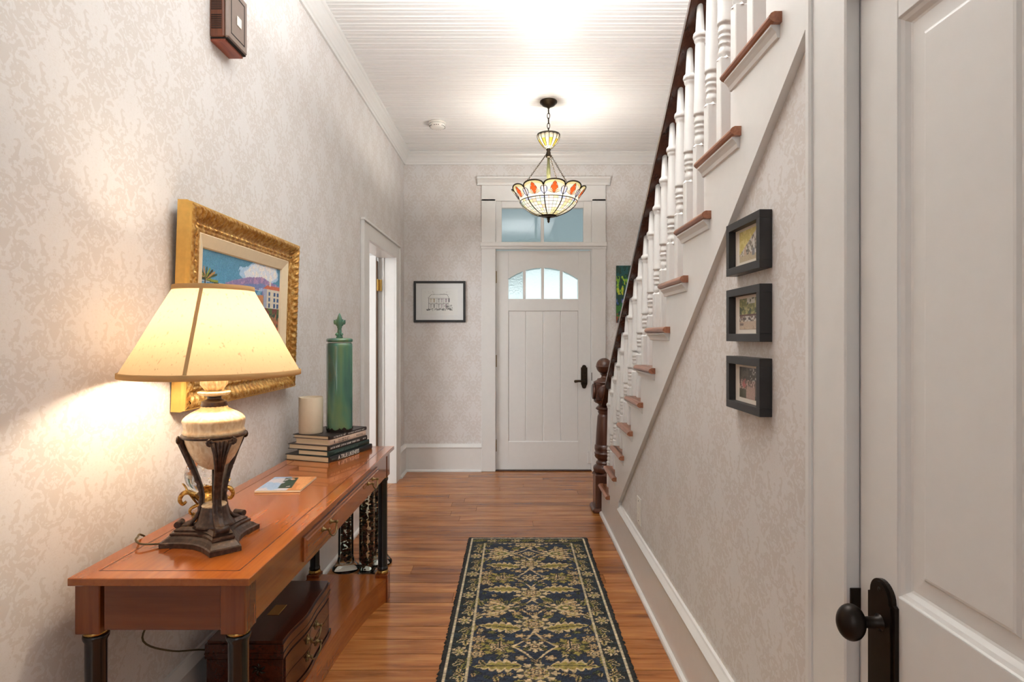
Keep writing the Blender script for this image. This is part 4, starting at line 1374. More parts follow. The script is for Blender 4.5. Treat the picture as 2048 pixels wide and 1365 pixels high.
JH = 1.272 - BTOP
body = MB().lathe([(.055, .004), (.0575, .012), (.0585, .03), (.058, JH * .5), (.0578, JH - .02), (.057, JH - .006), (.052, JH - .001)], (jx, jy, BTOP), 56, mod=supe(.06))
put('body', body, M['glaze'], jr)
foot = lambda r, h, a: supe(.06)(r, h, a)
m = MB()
vs_, fs_ = [], []
n = 112
for k_ in range(n):
    a = TAU * k_ / n
    r_ = supe(.06)(.0586, 0, a) + .0004
    hh = .008 + .010 * abs(math.sin(a * 7.3) * math.sin(a * 3.1 + 1)) + .006 * random.random()
    r2 = r_ - .003
    vs_ += [(jx + r2 * math.cos(a), jy + r2 * math.sin(a), BTOP + .0003), (jx + r_ * math.cos(a), jy + r_ * math.sin(a), BTOP + hh)]
for k_ in range(n):
    a, b = 2 * k_, 2 * ((k_ + 1) % n)
    fs_.append((a, b, b + 1, a + 1))
m.add(vs_, fs_)
m.add([(jx + .052 * math.cos(TAU * k_ / n), jy + .052 * math.sin(TAU * k_ / n), BTOP + .0003) for k_ in range(n)], [tuple(range(n))])
put('unglazed_foot', m, M['clay'], jr)
ld = put('lid', MB().lathe([(.054, JH + .001), (.0585, JH + .004), (.059, JH + .012), (.056, JH + .018), (.044, JH + .021), (.006, JH + .023)], (jx, jy, BTOP), 56, mod=supe(.06)), M['glaze'], jr)
zf = BTOP + JH + .02
m = MB()
m.lathe([(.014, 0), (.016, .006), (.010, .013), (.011, .02), (.010, .035), (.009, .045), (.012, .05), (.009, .056), (.015, .066), (.0145, .078), (.010, .096), (.004, .112), (.001, .118)], (jx, jy, zf), 16)
for s_ in (-1, 1):
    dd = Vector((.8 * s_, -.6 * s_, 0)) if False else Vector((s_ * .92, s_ * .2, 0))
    b0 = Vector((jx, jy, zf))
    m.tube(smooth([b0 + Vector((0, 0, .05)), b0 + dd * .014 + Vector((0, 0, .068)), b0 + dd * .020 + Vector((0, 0, .084)), b0 + dd * .023 + Vector((0, 0, .074)), b0 + dd * .021 + Vector((0, 0, .064))], 4), [.005, .006, .0065, .007, .0075, .008, .008, .0075, .007, .0068, .0065, .006, .006, .0055, .005, .0045, .004], 8)
    m.ball(b0 + dd * .011 + Vector((0, -.006, .018)), .008, 10, 8)
put('fleur_finial', m, M['glaze'], ld)

# ---- booklet on the table
K = Ras(.158, .196, 64, 80, (150, 178, 208))
nz = K.fbm(.06, None, 4)
K.set(nz > .55, (196, 190, 196)); K.set(K.x + .25 * (K.y - .098) > .012 + .02 * (nz - .5), (214, 150, 96)); K.set((K.x > .03) & (nz > .56), (196, 130, 76))
K.set((np.abs(K.x - .004 + .15 * (K.y - .1)) < .024) & (K.y > .03) & (K.y < .185) & (K.fbm(.02, None, 6) > .42), (38, 62, 46))
K.jit(26)
bo = thing('booklet', 'thin glossy booklet with a painted cover lying on the table', 'booklet', (-.838, 2.10, TZ))
ra = math.radians(3)


def bfr(x, yv, h): return (-.838 + x * math.cos(ra) - (yv - .098) * math.sin(ra), 2.10 + x * math.sin(ra) + (yv - .098) * math.cos(ra), h * 0 + TZ + .0078)


put('pages', MB().bbox(-.079, .079, -.098, .098, .0004, .0075, .001).xf(Matrix.Translation((-.838, 2.10, TZ)) @ Matrix.Rotation(ra, 4, 'Z')), M['pages'], bo)
grid_obj('cover', K, bfr, M['print'], bo)

# ================================================================== WOODEN CHEST
CX0, CX1, CY0, CY1, CZ0, CZ1 = -.985, -.722, 1.812, 2.271, .1175, .327
ch = thing('flatware_chest', 'dark mahogany flatware chest with drawers under the console table', 'chest', ((CX0 + CX1) / 2, (CY0 + CY1) / 2, CZ0))


def serp(yy, amp=.010):
    tt = (yy - CY0) / (CY1 - CY0)
    return amp * (math.sin(tt * TAU * 1.0 - PI / 2) + 1) * .5 - amp * .3 * math.sin(tt * TAU * 2)


def sprism(x_back, off, y0, y1, z0, z1, n_=28):
    pts_ = [(x_back, y1), (x_back, y0)] + [(CX1 - .012 + off + serp(y0 + (y1 - y0) * i_ / n_), y0 + (y1 - y0) * i_ / n_) for i_ in range(n_ + 1)]
    return MB().prism(pts_, 'z', z0, z1)


put('body', sprism(CX0 + .004, -.004, CY0 + .004, CY1 - .004, CZ0 + .016, .268), M['chest'], ch)
put('plinth', sprism(CX0, .004, CY0, CY1, CZ0, CZ0 + .018), M['chest'], ch)
lidp = put('lid', sprism(CX0, 0.0, CY0, CY1, .272, .318), M['chest'], ch)
put('lid_panel', sprism(CX0 + .006, -.005, CY0 + .006, CY1 - .006, .318, CZ1), M['chest'], lidp)
put('bead', sprism(CX0 - .001, .002, CY0 - .002, CY1 + .002, .286, .291), M['chest'], lidp)
put('name_plate', MB().bbox(-.862, -.822, 1.985, 2.06, CZ1 - .001, CZ1 + .0015, .0006), M['brass'], lidp)
for z0, z1, zc in ((.203, .264, .240), (.140, .200, .180)):
    dw = put('drawer', sprism(CX1 - .05, .0005, CY0 + .020, CY1 - .020, z0, z1), M['chest'], ch)
    m = bail(MB(), CX1 - .012 + serp(2.04) + .0005, 2.04, zc, .10, .024, .0028, .016)
    for s_ in (-1, 1):
        for q_ in range(5):
            a = TAU * q_ / 5
            m.ball((CX1 - .010 + serp(2.04 + s_ * .05), 2.04 + s_ * .05 + .010 * math.cos(a), zc + .012 * math.sin(a)), .006, 8, 6, .4)
    put('handle', m, M['obrass'], dw)
m = MB()
for q_ in range(6):
    a = TAU * q_ / 6 + .3
    c_ = Vector((-.815, CY0 + .0036, .236))
    m.tube([c_, c_ + Vector((.016 * math.cos(a), -.001, .014 * math.sin(a))), c_ + Vector((.024 * math.cos(a + .3), 0, .020 * math.sin(a + .3)))], [.003, .004, .0015], 6)
put('mount', m, M['bronze'], ch)

# ================================================================== GLASS VASES WITH POTPOURRI
def potpourri(parent, inside, z0, z1, n_, seed):
    r0 = random.Random(seed)
    cols = [srgb(138, 70, 54), srgb(100, 52, 40), srgb(158, 104, 76), srgb(66, 48, 36), srgb(116, 96, 66)]
    # one joined mesh per colour keeps the filling cheap
    mats = [plain('dried_petal', c_, .7, var=.2) for c_ in cols]
    mbs = [MB() for _ in cols]
    for i_ in range(n_):
        z = r0.uniform(z0, z1)
        x_, y_ = inside(r0, z)
        mbs[r0.randrange(len(cols))].ball((x_, y_, z), r0.uniform(.007, .012), 7, 5, r0.uniform(.7, 1.1), r0.uniform(.7, 1.1), r0.uniform(.4, 1.0))
    big = MB(); idx = []
    for k_, q_ in enumerate(mbs):
        big.add(q_.v, q_.f, True); idx += [k_] * len(q_.f)
    o = put('potpourri', big, mats[0], parent)
    for q_ in mats[1:]: o.data.materials.append(q_)
    o.data.polygons.foreach_set('material_index', idx)
    o['kind'] = 'stuff'


def round_vase(x_, y_, lab, seed):
    v_ = thing('glass_vase', lab, 'vase', (x_, y_, 0), 'glass vases beyond the console table')
    prof = [(.0, .0005), (.070, .0005), (.075, .006), (.074, .014), (.060, .030), (.048, .048), (.042, .075), (.041, .2), (.041, .5), (.042, .62), (.039, .62), (.038, .5), (.038, .2), (.039, .078), (.044, .052), (.050, .040), (.0, .036)]
    put('glass', MB().lathe(prof, (x_, y_, 0), 36, cap=False), M['vaseglass'], v_)

    def ins(r0, z):
        a = r0.uniform(0, TAU); R_ = (.027 if z > .08 else .036) * math.sqrt(r0.uniform(.35, 1))
        return x_ + R_ * math.cos(a), y_ + R_ * math.sin(a)
    potpourri(v_, ins, .048, .60, 420, seed)


round_vase(-.938, 3.175, 'round flared glass vase of potpourri nearest the left wall', 11)
round_vase(-.775, 3.262, 'round flared glass vase of potpourri behind the square one', 12)
vx, vy = -.803, 3.128
v_ = thing('glass_vase', 'square glass vase of dark potpourri behind the table leg', 'vase', (vx, vy, 0), 'glass vases beyond the console table')
m = MB()
for (h0, h1) in ((.040, .034),):
    m.bbox(vx - .0385, vx + .0385, vy - .0385, vy + .0385, .014, .60, .003)
    m.bbox(vx - .035, vx + .035, vy - .035, vy + .035, .024, .605, .002)
    m.bbox(vx - .047, vx + .047, vy - .044, vy + .044, .0005, .018, .006)
put('glass', m, M['vaseglass'], v_)
potpourri(v_, lambda r0, z: (vx + r0.choice((-1, 1)) * r0.uniform(.012, .026), vy + r0.uniform(-.026, .026)), .035, .585, 520, 13)

# ================================================================== GOLD FRAMED PAINTING (left wall)
PW, PH = .889, .655
pr_ = thing('gilt_framed_painting', 'seaside landscape painting in an ornate gold frame hung above the lamp', 'painting', (XL, 1.746, 1.066))
tilt = math.atan2(.022, PH)
TM = Matrix.Translation((XL + .004, 1.746, 1.068)) @ Matrix.Rotation(tilt, 4, 'Y')


def pf_(u, v, d): return TM @ Vector((d, u, v))


# profile: (inset from outer edge, height)
prof = [(0, 0), (0, .030), (.004, .036), (.004, .042), (.008, .046), (.014, .047), (.020, .046), (.026, .043), (.032, .039), (.038, .035), (.044, .031), (.050, .028), (.056, .0255), (.060, .0245), (.063, .028), (.067, .0285), (.070, .025), (.073, .0235), (.076, .026), (.080, .0265), (.083, .0245), (.087, .022)]
sides = [((0, 0), (1, 0), PW), ((PW, 0), (0, 1), PH), ((PW, PH), (-1, 0), PW), ((0, PH), (0, -1), PH)]
m = MB(); ms = MB()
for (o_, d_, L) in sides:
    nd_ = (-d_[1], d_[0])
    nn_ = int(L / .0028)
    vs_, fs_ = [], []
    for i_ in range(nn_ + 1):
        tt = i_ / nn_
        for (ins, hh) in prof:
            al = ins + (L - 2 * ins) * tt
            am = .0
            h2 = hh
            if .006 < ins < .058:
                q_ = (ins - .006) / .052
                s1 = math.sin(TAU * (al / .058) + 3.6 * math.sin(q_ * PI)); s2 = math.sin(TAU * (al / .019) + 7.0 * q_ + 1.5 * s1)
                h2 += math.sin(q_ * PI) * (.0080 * (1 - abs(s1)) + .0030 * abs(s2)) - .004
            elif .059 < ins < .069:
                h2 += .002 * (1 if (al / .036) % 1 < .7 else -1)
            u = o_[0] + d_[0] * al + nd_[0] * (ins + (.0016 * math.sin(TAU * al / .021) if ins == .008 else 0)); v = o_[1] + d_[1] * al + nd_[1] * ins
            vs_.append(pf_(u, v, h2))
    k_ = len(prof)
    for i_ in range(nn_):
        for j_ in range(k_ - 1):
            a, b = i_ * k_ + j_, i_ * k_ + j_ + 1
            q_ = (a, b, b + k_, a + k_)
            (ms if j_ < 4 else m).f.append(q_ if False else tuple(x_ + (0) for x_ in q_))
            (ms if j_ < 4 else m).sm.append(j_ >= 4)
    # re-index into both builders
    off = len(m.v)
    base_f = len(vs_)
    m.v += [tuple(p) for p in vs_]; ms.v += [tuple(p) for p in vs_]
    cntm = nn_ * (k_ - 1 - 4); cnts = nn_ * 4
    m.f[-cntm:] = [tuple(x_ + off for x_ in q_) for q_ in m.f[-cntm:]]
    ms.f[-cnts:] = [tuple(x_ + off for x_ in q_) for q_ in ms.f[-cnts:]]


def strip(mb):
    used = sorted({i_ for f_ in mb.f for i_ in f_}); mp = {o_: n_ for n_, o_ in enumerate(used)}
    mb.v = [mb.v[i_] for i_ in used]; mb.f = [tuple(mp[i_] for i_ in f_) for f_ in mb.f]
    return mb


put('carved_frame', strip(m), M['gold'], pr_)
put('frame_side', strip(ms), M['goldside'], pr_)
put('linen_liner', MB().rings(pf_, [(.085, PW - .085, .085, PH - .085, .0235), (.088, PW - .088, .088, PH - .088, .026), (.126, PW - .126, .126, PH - .126, .013), (.130, PW - .130, .130, PH - .130, .006)]), M['linen'], pr_)
iw, ih = PW - .26, PH - .26
Q = Ras(iw, ih, 230, 150, (96, 168, 206))
u = Q.x + iw / 2; v = (Q.y / ih - .5) * 2 * ih
nz = Q.fbm(.06, None, 21, 4); nf = Q.fbm(.015, None, 22, 3)
Q.c = np.array((88, 164, 206.)) * (1 - (v / ih)[..., None] * .35) + np.array((170, 206, 220.)) * (v / ih)[..., None] * .18 + 12 * (nf - .5)[..., None]
cl = (nz * .8 + .5 * np.exp(-((u - .40) / .13) ** 2) * np.exp(-((v - ih * .74) / .11) ** 2) * 1.6 + .5 * np.exp(-((u - .52) / .10) ** 2 - ((v - ih * .84) / .08) ** 2) * 1.5)
Q.set(cl > .78, (176, 208, 232)); Q.set(cl > .92, (226, 232, 240)); Q.set((cl > 1.0) & (nf > .5), (244, 238, 232))
mt = ih * .56 + .05 * np.sin((u - .25) * 8) + .03 * nz
Q.set((v < mt) & (u > .16), (150, 132, 178)); Q.set((v < mt) & (u > .16) & (nf > .52), (186, 150, 184)); Q.set((v < mt - .05) & (u > .16), (120, 140, 190))
m2 = ih * .5 + .26 * (u - .42)
Q.set((v < m2) & (u > .38), (140, 130, 180)); Q.set((v < m2) & (u > .38) & (nf > .5), (170, 190, 220)); Q.set((v < m2 - .06) & (u > .40), (58, 118, 124)); Q.set((v < m2 - .06) & (u > .40) & (nf > .55), (72, 140, 120))
Q.set((v < ih * .47) & (u < .44), (206, 214, 220)); Q.set((v < ih * .45) & (u < .46), (70, 130, 176)); Q.set((v < ih * .45) & (u < .46) & (nf > .55), (120, 176, 206))
Q.set((v < ih * .22 + .04 * nz), (84, 110, 60)); Q.set((v < ih * .22 + .04 * nz) & (nf > .54), (190, 150, 80)); Q.set((v < ih * .16) & (nf > .5), (120, 60, 60))
hx = .475
PX = lambda *p: Q.poly([(a - iw / 2, b * .5 + ih * .5) for a, b in p])
Q.set(PX((hx, .05), (hx + .16, .05), (hx + .16, ih * .52), (hx, ih * .52)), (222, 214, 196)); Q.set(PX((hx, .05), (hx + .03, .05), (hx + .03, ih * .52), (hx, ih * .52)), (168, 176, 200))
Q.set(PX((hx - .012, ih * .52), (hx + .16, ih * .52), (hx + .16, ih * .60), (hx + .03, ih * .60)), (216, 116, 84)); Q.set(PX((hx + .05, ih * .59), (hx + .065, ih * .59), (hx + .065, ih * .70), (hx + .05, ih * .70)), (228, 220, 206))
for wx in (.045, .095, .128):
    for wy in (.14, .27, .39):
        Q.set(PX((hx + wx, ih * wy), (hx + wx + .018, ih * wy), (hx + wx + .018, ih * (wy + .085)), (hx + wx, ih * (wy + .085))), (54, 92, 140))
Q.set(PX((hx - .07, .05), (hx - .005, .05), (hx - .005, ih * .38), (hx - .07, ih * .36)), (206, 140, 96))
for k_ in range(13):
    a = .15 + k_ * .22
    p0 = (.028, ih * .50)
    e_ = (p0[0] + .085 * math.cos(a), p0[1] + .075 * math.sin(a) - (.03 if k_ in (0, 1, 12) else 0))
    Q.set(Q.seg((p0[0] - iw / 2, p0[1] * .5 + ih * .5), (e_[0] - iw / 2, e_[1] * .5 + ih * .5), .004), [(44, 60, 40), (150, 160, 60), (60, 84, 52), (196, 150, 90)][k_ % 4])
Q.set(PX((.022, .05), (.034, .05), (.032, ih * .5), (.024, ih * .5)), (70, 50, 40))
low = v < 0
Q.set(low, (70, 100, 66)); Q.set(low & (nz > .5), (150, 120, 84)); Q.set(low & (nf > .56), (190, 110, 84)); Q.set(low & (nf < .40), (44, 74, 60))
Q.jit(26)


def qfr(x, yv, h):
    uu, vv = x + iw / 2 + .130, yv + .130
    p = np.stack([np.full_like(uu, .0065), uu, vv, np.ones_like(uu)], -1) @ np.array(TM).T
    return p[..., 0], p[..., 1], p[..., 2]


grid_obj('canvas', Q, qfr, M['vcol'], pr_)
put('backing', MB().rings(pf_, [(.01, PW - .01, .01, PH - .01, .002), (.01, PW - .01, .01, PH - .01, .004)]), M['mahog'], pr_)

# ================================================================== DOOR CHIME (left wall, high)
WX = XL
dc = thing('door_chime', 'brown wooden door chime box mounted high on the left wall', 'door chime', (XL, 2.05, 2.33))
M['walnut'] = wood('walnut_veneer', srgb(62, 30, 16), srgb(104, 54, 30), srgb(126, 70, 42), 2, .35, .1, 1.0)
M['walnut_dark'] = plain('taupe_plastic', srgb(132, 114, 104), .28, var=.03)
y0_, y1_, z0_, z1_ = 1.977, 2.122, 2.345, 2.54
put('body', MB().bbox(XL, XL + .050, y0_, y1_, z0_, z1_, .004), M['walnut'], dc)
fp = put('front_plate', MB().bbox(XL + .050, XL + .064, y0_ - .001, y1_ + .001, z0_ - .002, z1_ + .002, .006), M['walnut_dark'], dc)
fr = lambda u_, v_, d_: (XL + .064 + d_, u_, v_)
m = MB()
gi = .022
for (a, b, c, d) in ((y0_ + gi, y1_ - gi, z0_ + gi, z0_ + gi + .004), (y0_ + gi, y1_ - gi, z1_ - gi - .004, z1_ - gi), (y0_ + gi, y0_ + gi + .004, z0_ + gi, z1_ - gi), (y1_ - gi - .004, y1_ - gi, z0_ + gi, z1_ - gi)):
    m.box(XL + .0625, XL + .0645, a, b, c, d)
put('groove', m, M['darkslot'], fp)
put('white_plate', MB().bbox(XL + .064, XL + .0665, 2.04, 2.072, 2.418, 2.452, .0008), M['plastic'], fp)  # small raised white plate on the chime front
put('base_strip', MB().bbox(XL, XL + .062, y0_ + .004, y1_ - .006, z0_ - .006, z0_ - .0005, .002), M['darkslot'], dc)
put('base_block', MB().bbox(XL, XL + .052, y0_ + .006, y1_ - .010, z0_ - .014, z0_ - .005, .001), wood('chime_base_wood', srgb(96, 44, 30), srgb(140, 70, 50), srgb(160, 90, 66), 1, .4), dc)
for (zz, nn_) in ((2.372, 8), (2.438, 8)):
    for i_ in range(nn_):
        put('vent_slat', MB().box(XL + .006, XL + .042, y0_ - .0008, y0_ + .002, zz + i_ * .0066, zz + i_ * .0066 + .0032), M['darkslot'], dc)

# ================================================================== PENDANT LAMP
pxx, pyy = .259, 4.27
pn = thing('pendant_lamp', 'stained glass bowl pendant lamp hanging before the front door', 'pendant lamp', (pxx, pyy, ZC))
put('canopy', MB().lathe([(.064, 3.065), (.066, 3.058), (.062, 3.05), (.052, 3.046), (.048, 3.036), (.030, 3.026), (.012, 3.020), (.006, 3.008)], (pxx, pyy, 0), 32), M['bronze'], pn)


def link_pts(c, ax_dir, side, l, w):
    out = []
    for i_ in range(14):
        a = TAU * i_ / 14
        out.append(c + ax_dir * (l / 2 * math.cos(a)) + side * (w / 2 * math.sin(a)))
    return out


def chain(parent, p, q, l, w, r, nm='chain_link', one=False):
    p, q = Vector(p), Vector(q)
    d = (q - p); L = d.length; d.normalize()
    s1 = d.cross(Vector((.3, .9, .2))).normalized(); s2 = d.cross(s1)
    n_ = max(1, int(L / (l * .78)))
    M_ = MB()
    for i_ in range(n_):
        c = p + d * (L * (i_ + .5) / n_)
        mb = MB() if not one else M_
        mb.tube(link_pts(c, d, s1 if i_ % 2 else s2, l, w), r, 6, True)
        if not one: put(nm, mb, M['bronze'], parent)
    if one: put('chain', M_, M['bronze'], parent)


chain(pn, (pxx, pyy, 3.012), (pxx, pyy, 2.825), .046, .020, .0028)
# upper glass cup
cup = [(.018, 2.708), (.036, 2.722), (.058, 2.748), (.074, 2.772), (.082, 2.792), (.083, 2.806)]


def glass_part(name, verts, faces, cols, parent, thick=None):
    me = bpy.data.meshes.new(name)
    org = ORG[parent.name]
    me.from_pydata([(v_[0] - org[0], v_[1] - org[1], v_[2] - org[2]) for v_ in verts], [], faces)
    ca_ = me.color_attributes.new('Col', 'FLOAT_COLOR', 'CORNER')
    flat = []
    for f_, c_ in zip(faces, cols):
        flat += list(c_) * len(f_)
    ca_.data.foreach_set('color', flat)
    me.materials.append(M['tiffany'])
    o = bpy.data.objects.new(name, me); C.objects.link(o); o.parent = parent
    ORG[o.name] = org
    return o


NS = 16
vs_, fs_, cl_ = [], [], []
for (r_, h_) in cup:
    for k_ in range(NS * 2):
        a = TAU * k_ / (NS * 2); rr = r_ * (1 + .03 * (k_ % 2))
        vs_.append((pxx + rr * math.cos(a), pyy + rr * math.sin(a), h_))
for i_ in range(len(cup) - 1):
    for k_ in range(NS * 2):
        a, b = i_ * NS * 2 + k_, i_ * NS * 2 + (k_ + 1) % (NS * 2)
        fs_.append((a, b, b + NS * 2, a + NS * 2))
        cl_.append(srgb(214, 176, 70) if (i_ in (1, 2) and (k_ // 2) % 2 == 0) else srgb(238, 230, 204))
ucup = glass_part('upper_cup', vs_, fs_, cl_, pn)
m = MB()
for k_ in range(NS):
    a = TAU * k_ / NS
    m.tube([(pxx + (r_ + .0025) * math.cos(a), pyy + (r_ + .0025) * math.sin(a), h_) for r_, h_ in cup], .0022, 5)
m.lathe([(.083, 2.802), (.088, 2.808), (.086, 2.816), (.080, 2.818), (.04, 2.824), (.006, 2.83)], (pxx, pyy, 0), 32)
put('came', m, M['came'], ucup)
put('hub', MB().lathe([(.006, 2.70), (.016, 2.708), (.018, 2.700), (.012, 2.692), (.015, 2.684), (.018, 2.676), (.016, 2.660), (.022, 2.654), (.020, 2.646), (.010, 2.640)], (pxx, pyy, 0), 20), M['bronze'], pn)
put('stem', MB().lathe([(.010, 2.645), (.0105, 2.60), (.014, 2.56), (.016, 2.53), (.013, 2.49), (.010, 2.44), (.011, 2.30), (.012, 2.21)], (pxx, pyy, 0), 18), plain('verdigris_bronze', srgb(112, 112, 76), .4, .4, var=.1), pn)
# bowl: ten scalloped panels
bprof2 = [(.052, 2.206), (.085, 2.213), (.120, 2.227), (.155, 2.247), (.185, 2.270), (.205, 2.294), (.214, 2.312), (.226, 2.336), (.240, 2.358), (.256, 2.380), (.268, 2.398)]


def bp_(h):
    for (r0, h0), (r1, h1) in zip(bprof2[:-1], bprof2[1:]):
        if h <= h1: return r0 + (r1 - r0) * (h - h0) / (h1 - h0)
    return bprof2[-1][0] + (h - bprof2[-1][1]) * .45


NL = 10
A0p = math.radians(-90 + 6.5)
glass_cols = dict(w=srgb(244, 238, 216), y=srgb(240, 226, 168), o=srgb(226, 96, 40), p=srgb(238, 196, 164), b=srgb(190, 196, 222), g=srgb(206, 222, 206), n=srgb(150, 122, 72), k=srgb(238, 222, 222))
rp = random.Random(3)
came = MB()
rows_low = [2.206, 2.213, 2.224, 2.238, 2.255, 2.274, 2.293, 2.308]
for s_ in range(NL):
    ac = A0p + TAU * s_ / NL
    ha = PI / NL
    vs_, fs_, cl_ = [], [], []
    NC = 24
    NU = 20
    rows = []
    # lower courses
    for h_ in rows_low: rows.append([(h_, j_) for j_ in range(NC + 1)])
    allr = []
    for h_ in rows_low:
        allr.append([h_] * (NC + 1))
    # upper scalloped band, curved belt below and lobe above
    for q_ in range(1, NU + 1):
        tt = q_ / NU
        rr = []
        for j_ in range(NC + 1):
            x_ = (j_ / NC) * 2 - 1
            top = 2.376 + .034 * math.sqrt(max(0, 1 - (abs(x_)) ** 2.2))
            rr.append(2.308 + (top - 2.308) * tt)
        allr.append(rr)
    for rr in allr:
        for j_ in range(NC + 1):
            x_ = (j_ / NC) * 2 - 1
            a = ac + ha * x_
            h_ = rr[j_]; r_ = bp_(h_) * (1 + .012 * (1 - x_ * x_))
            vs_.append((pxx + r_ * math.cos(a), pyy + r_ * math.sin(a), h_))
    nr_ = len(allr)
    tilec = {}
    for i_ in range(nr_ - 1):
        for j_ in range(NC):
            a, b = i_ * (NC + 1) + j_, i_ * (NC + 1) + j_ + 1
            fs_.append((a, b, b + NC + 1, a + NC + 1))
            x_ = ((j_ + .5) / NC) * 2 - 1
            if i_ < 7:
                key = (i_, j_ // 6)
                if key not in tilec: tilec[key] = rp.choice('wwwwyywwgpk' if i_ > 2 else 'wwyy')
                c_ = tilec[key]
                if i_ == 6 and abs(x_) > .6: c_ = 'b'
            else:
                tt = (i_ - 7 + .5) / NU
                c_ = 'y' if tt > .78 else 'w'
                dx, dy = x_, (tt - .52) / .36
                wd_ = .30 * max(0, 1 - abs(dy)) ** .6 * (1.1 if dy < .2 else .9)
                if abs(dx) < wd_: c_ = 'o'
                elif .16 < tt < .42 and abs(dx) < .62 and abs(abs(dx) - (.15 + (tt - .16) * 1.7)) < .15: c_ = 'p'
                if abs(dx) > .66: c_ = 'k' if abs(dx) > .84 and .25 < tt < .8 else 'b' if .15 < tt < .6 else c_
                if tt > .93: c_ = 'n'
            cl_.append(glass_cols[c_])
    gp = glass_part('glass_panel', vs_, fs_, cl_, pn)
    P3 = lambda i_, j_: Vector(vs_[i_ * (NC + 1) + j_])
    ctr = Vector((pxx, pyy, 0))

    def outp(p):
        d_ = Vector((p.x - pxx, p.y - pyy, 0)).normalized()
        return p + d_ * .0015
    came.tube([outp(P3(i_, 0)) for i_ in range(nr_)], [.0042] * 8 + [.003] * (nr_ - 8), 6)
    came.tube([outp(P3(nr_ - 1, j_)) for j_ in range(NC + 1)], .0052, 6)
    came.tube([outp(P3(7, j_)) for j_ in range(NC + 1)], .0032, 6)
    for i_ in range(1, 7): came.tube([outp(P3(i_, j_)) for j_ in range(0, NC + 1, 3)], .0012, 4)
    for j_ in (6, 12, 18): came.tube([outp(P3(i_, j_)) for i_ in range(0, 8)], .0012, 4)
    # tulip outlines and interlaced loops
    for sg in (-1, 1):
        for (loop, rad_) in (([(.5, .16), (.5 + sg * .17, .40), (.5 + sg * .12, .66), (.5, .88)], .0013), ([(.5, .16), (.5 + sg * .32, .30), (.5 + sg * .36, .56)], .0011), ([(.5 + sg * .50, .12), (.5 + sg * .34, .42), (.5 + sg * .40, .68), (.5 + sg * .5, .8)], .0018)):
            pl_ = []
            for (fx, ft) in smooth([(a_, b_, 0) for a_, b_ in loop], 4) and [(w_.x, w_.y) for w_ in smooth([(a_, b_, 0) for a_, b_ in loop], 4)]:
                jj = max(0, min(NC, fx * NC)); ii = 7 + max(0, min(1, ft)) * NU
                j0 = min(int(jj), NC - 1); i0 = min(int(ii), nr_ - 2); fj, fi = jj - j0, ii - i0
                p = P3(i0, j0).lerp(P3(i0, j0 + 1), fj).lerp(P3(i0 + 1, j0).lerp(P3(i0 + 1, j0 + 1), fj), fi)
                pl_.append(outp(p))
            came.tube(pl_, rad_, 5)
put('lead_came', came, M['came'], pn)
put('bottom_cap', MB().lathe([(.060, 2.208), (.058, 2.200), (.044, 2.196), (.030, 2.193), (.016, 2.190), (.010, 2.184), (.012, 2.178), (.008, 2.170), (.010, 2.164), (.006, 2.156), (.001, 2.150)], (pxx, pyy, 0), 24), M['bronze'], pn)
for k_ in range(3):
    a = math.radians((220, 60, 300)[k_])
    chain(pn, (pxx + .02 * math.cos(a), pyy + .02 * math.sin(a), 2.665), (pxx + .245 * math.cos(a), pyy + .245 * math.sin(a), 2.39), .020, .010, .0017, one=True)
for k_ in range(3):
    a = math.radians(30 + 120 * k_)
    put('bulb', MB().ball((pxx + .09 * math.cos(a), pyy + .09 * math.sin(a), 2.378), .018, 14, 10, 1, 1, 1.2), emis('pendant_bulb', (1, .9, .72, 1), 8), pn)
    point('pendant_light', (pxx + .09 * math.cos(a), pyy + .09 * math.sin(a), 2.378), 9, (.99, .985, .95), .032)

# ================================================================== SMOKE DETECTOR
sx_, sy_ = -.632, 4.69
sd = thing('smoke_detector', 'round white smoke detector on the beadboard ceiling', 'smoke detector', (sx_, sy_, ZC))
put('base', MB().lathe([(.070, ZC), (.071, ZC - .010), (.068, ZC - .014)], (sx_, sy_, 0), 32), M['plastic'], sd)
put('cover', MB().lathe([(.066, ZC - .012), (.066, ZC - .030), (.060, ZC - .042), (.040, ZC - .048), (.0, ZC - .049)], (sx_, sy_, 0), 32), M['plastic'], sd)
m = MB()
for k_ in range(24):
    a = TAU * k_ / 24
    if k_ % 4 == 0: continue
    m.ball((sx_ + .0625 * math.cos(a), sy_ + .0625 * math.sin(a), ZC - .039), .0042, 6, 5, 1, 1, .7)
put('sensor_slots', m, M['darkslot'], sd)
m = None

# ================================================================== PICTURES ON THE END WALL
fs = thing('framed_sketch', 'ink sketch of a house in a thin black frame beside the front door', 'picture', (-.716, YB, 1.436))
x0, x1, z0, z1 = -.964, -.467, 1.436, 1.832
bwid, dp = .021, .022
for (a, b, c, d) in ((x0, x1, z1 - bwid, z1), (x0, x1, z0, z0 + bwid), (x0, x0 + bwid, z0 + bwid, z1 - bwid), (x1 - bwid, x1, z0 + bwid, z1 - bwid)):
    put('frame_bar', MB().bbox(a, b, YB - dp, YB - .001, c, d, .002), M['frameblk'], fs)
fy = lambda u_, v_, d_: (u_, YB - d_, v_)
put('mat', MB().rings(fy, [(x0 + .015, x1 - .015, z0 + .015, z1 - .015, .010), (x0 + .074, x1 - .074, z0 + .070, z1 - .070, .010), (x0 + .076, x1 - .076, z0 + .072, z1 - .072, .008)]), M['paper'], fs)
dw_, dh_ = x1 - x0 - .152, z1 - z0 - .144
D = Ras(dw_, dh_, 172, 126, (244, 243, 238))
ink = (70, 66, 62)


def ln(p, q, r=.0011, col=ink, a=.85):
    D.set(D.seg(p, q, r * 1.35), col, a)


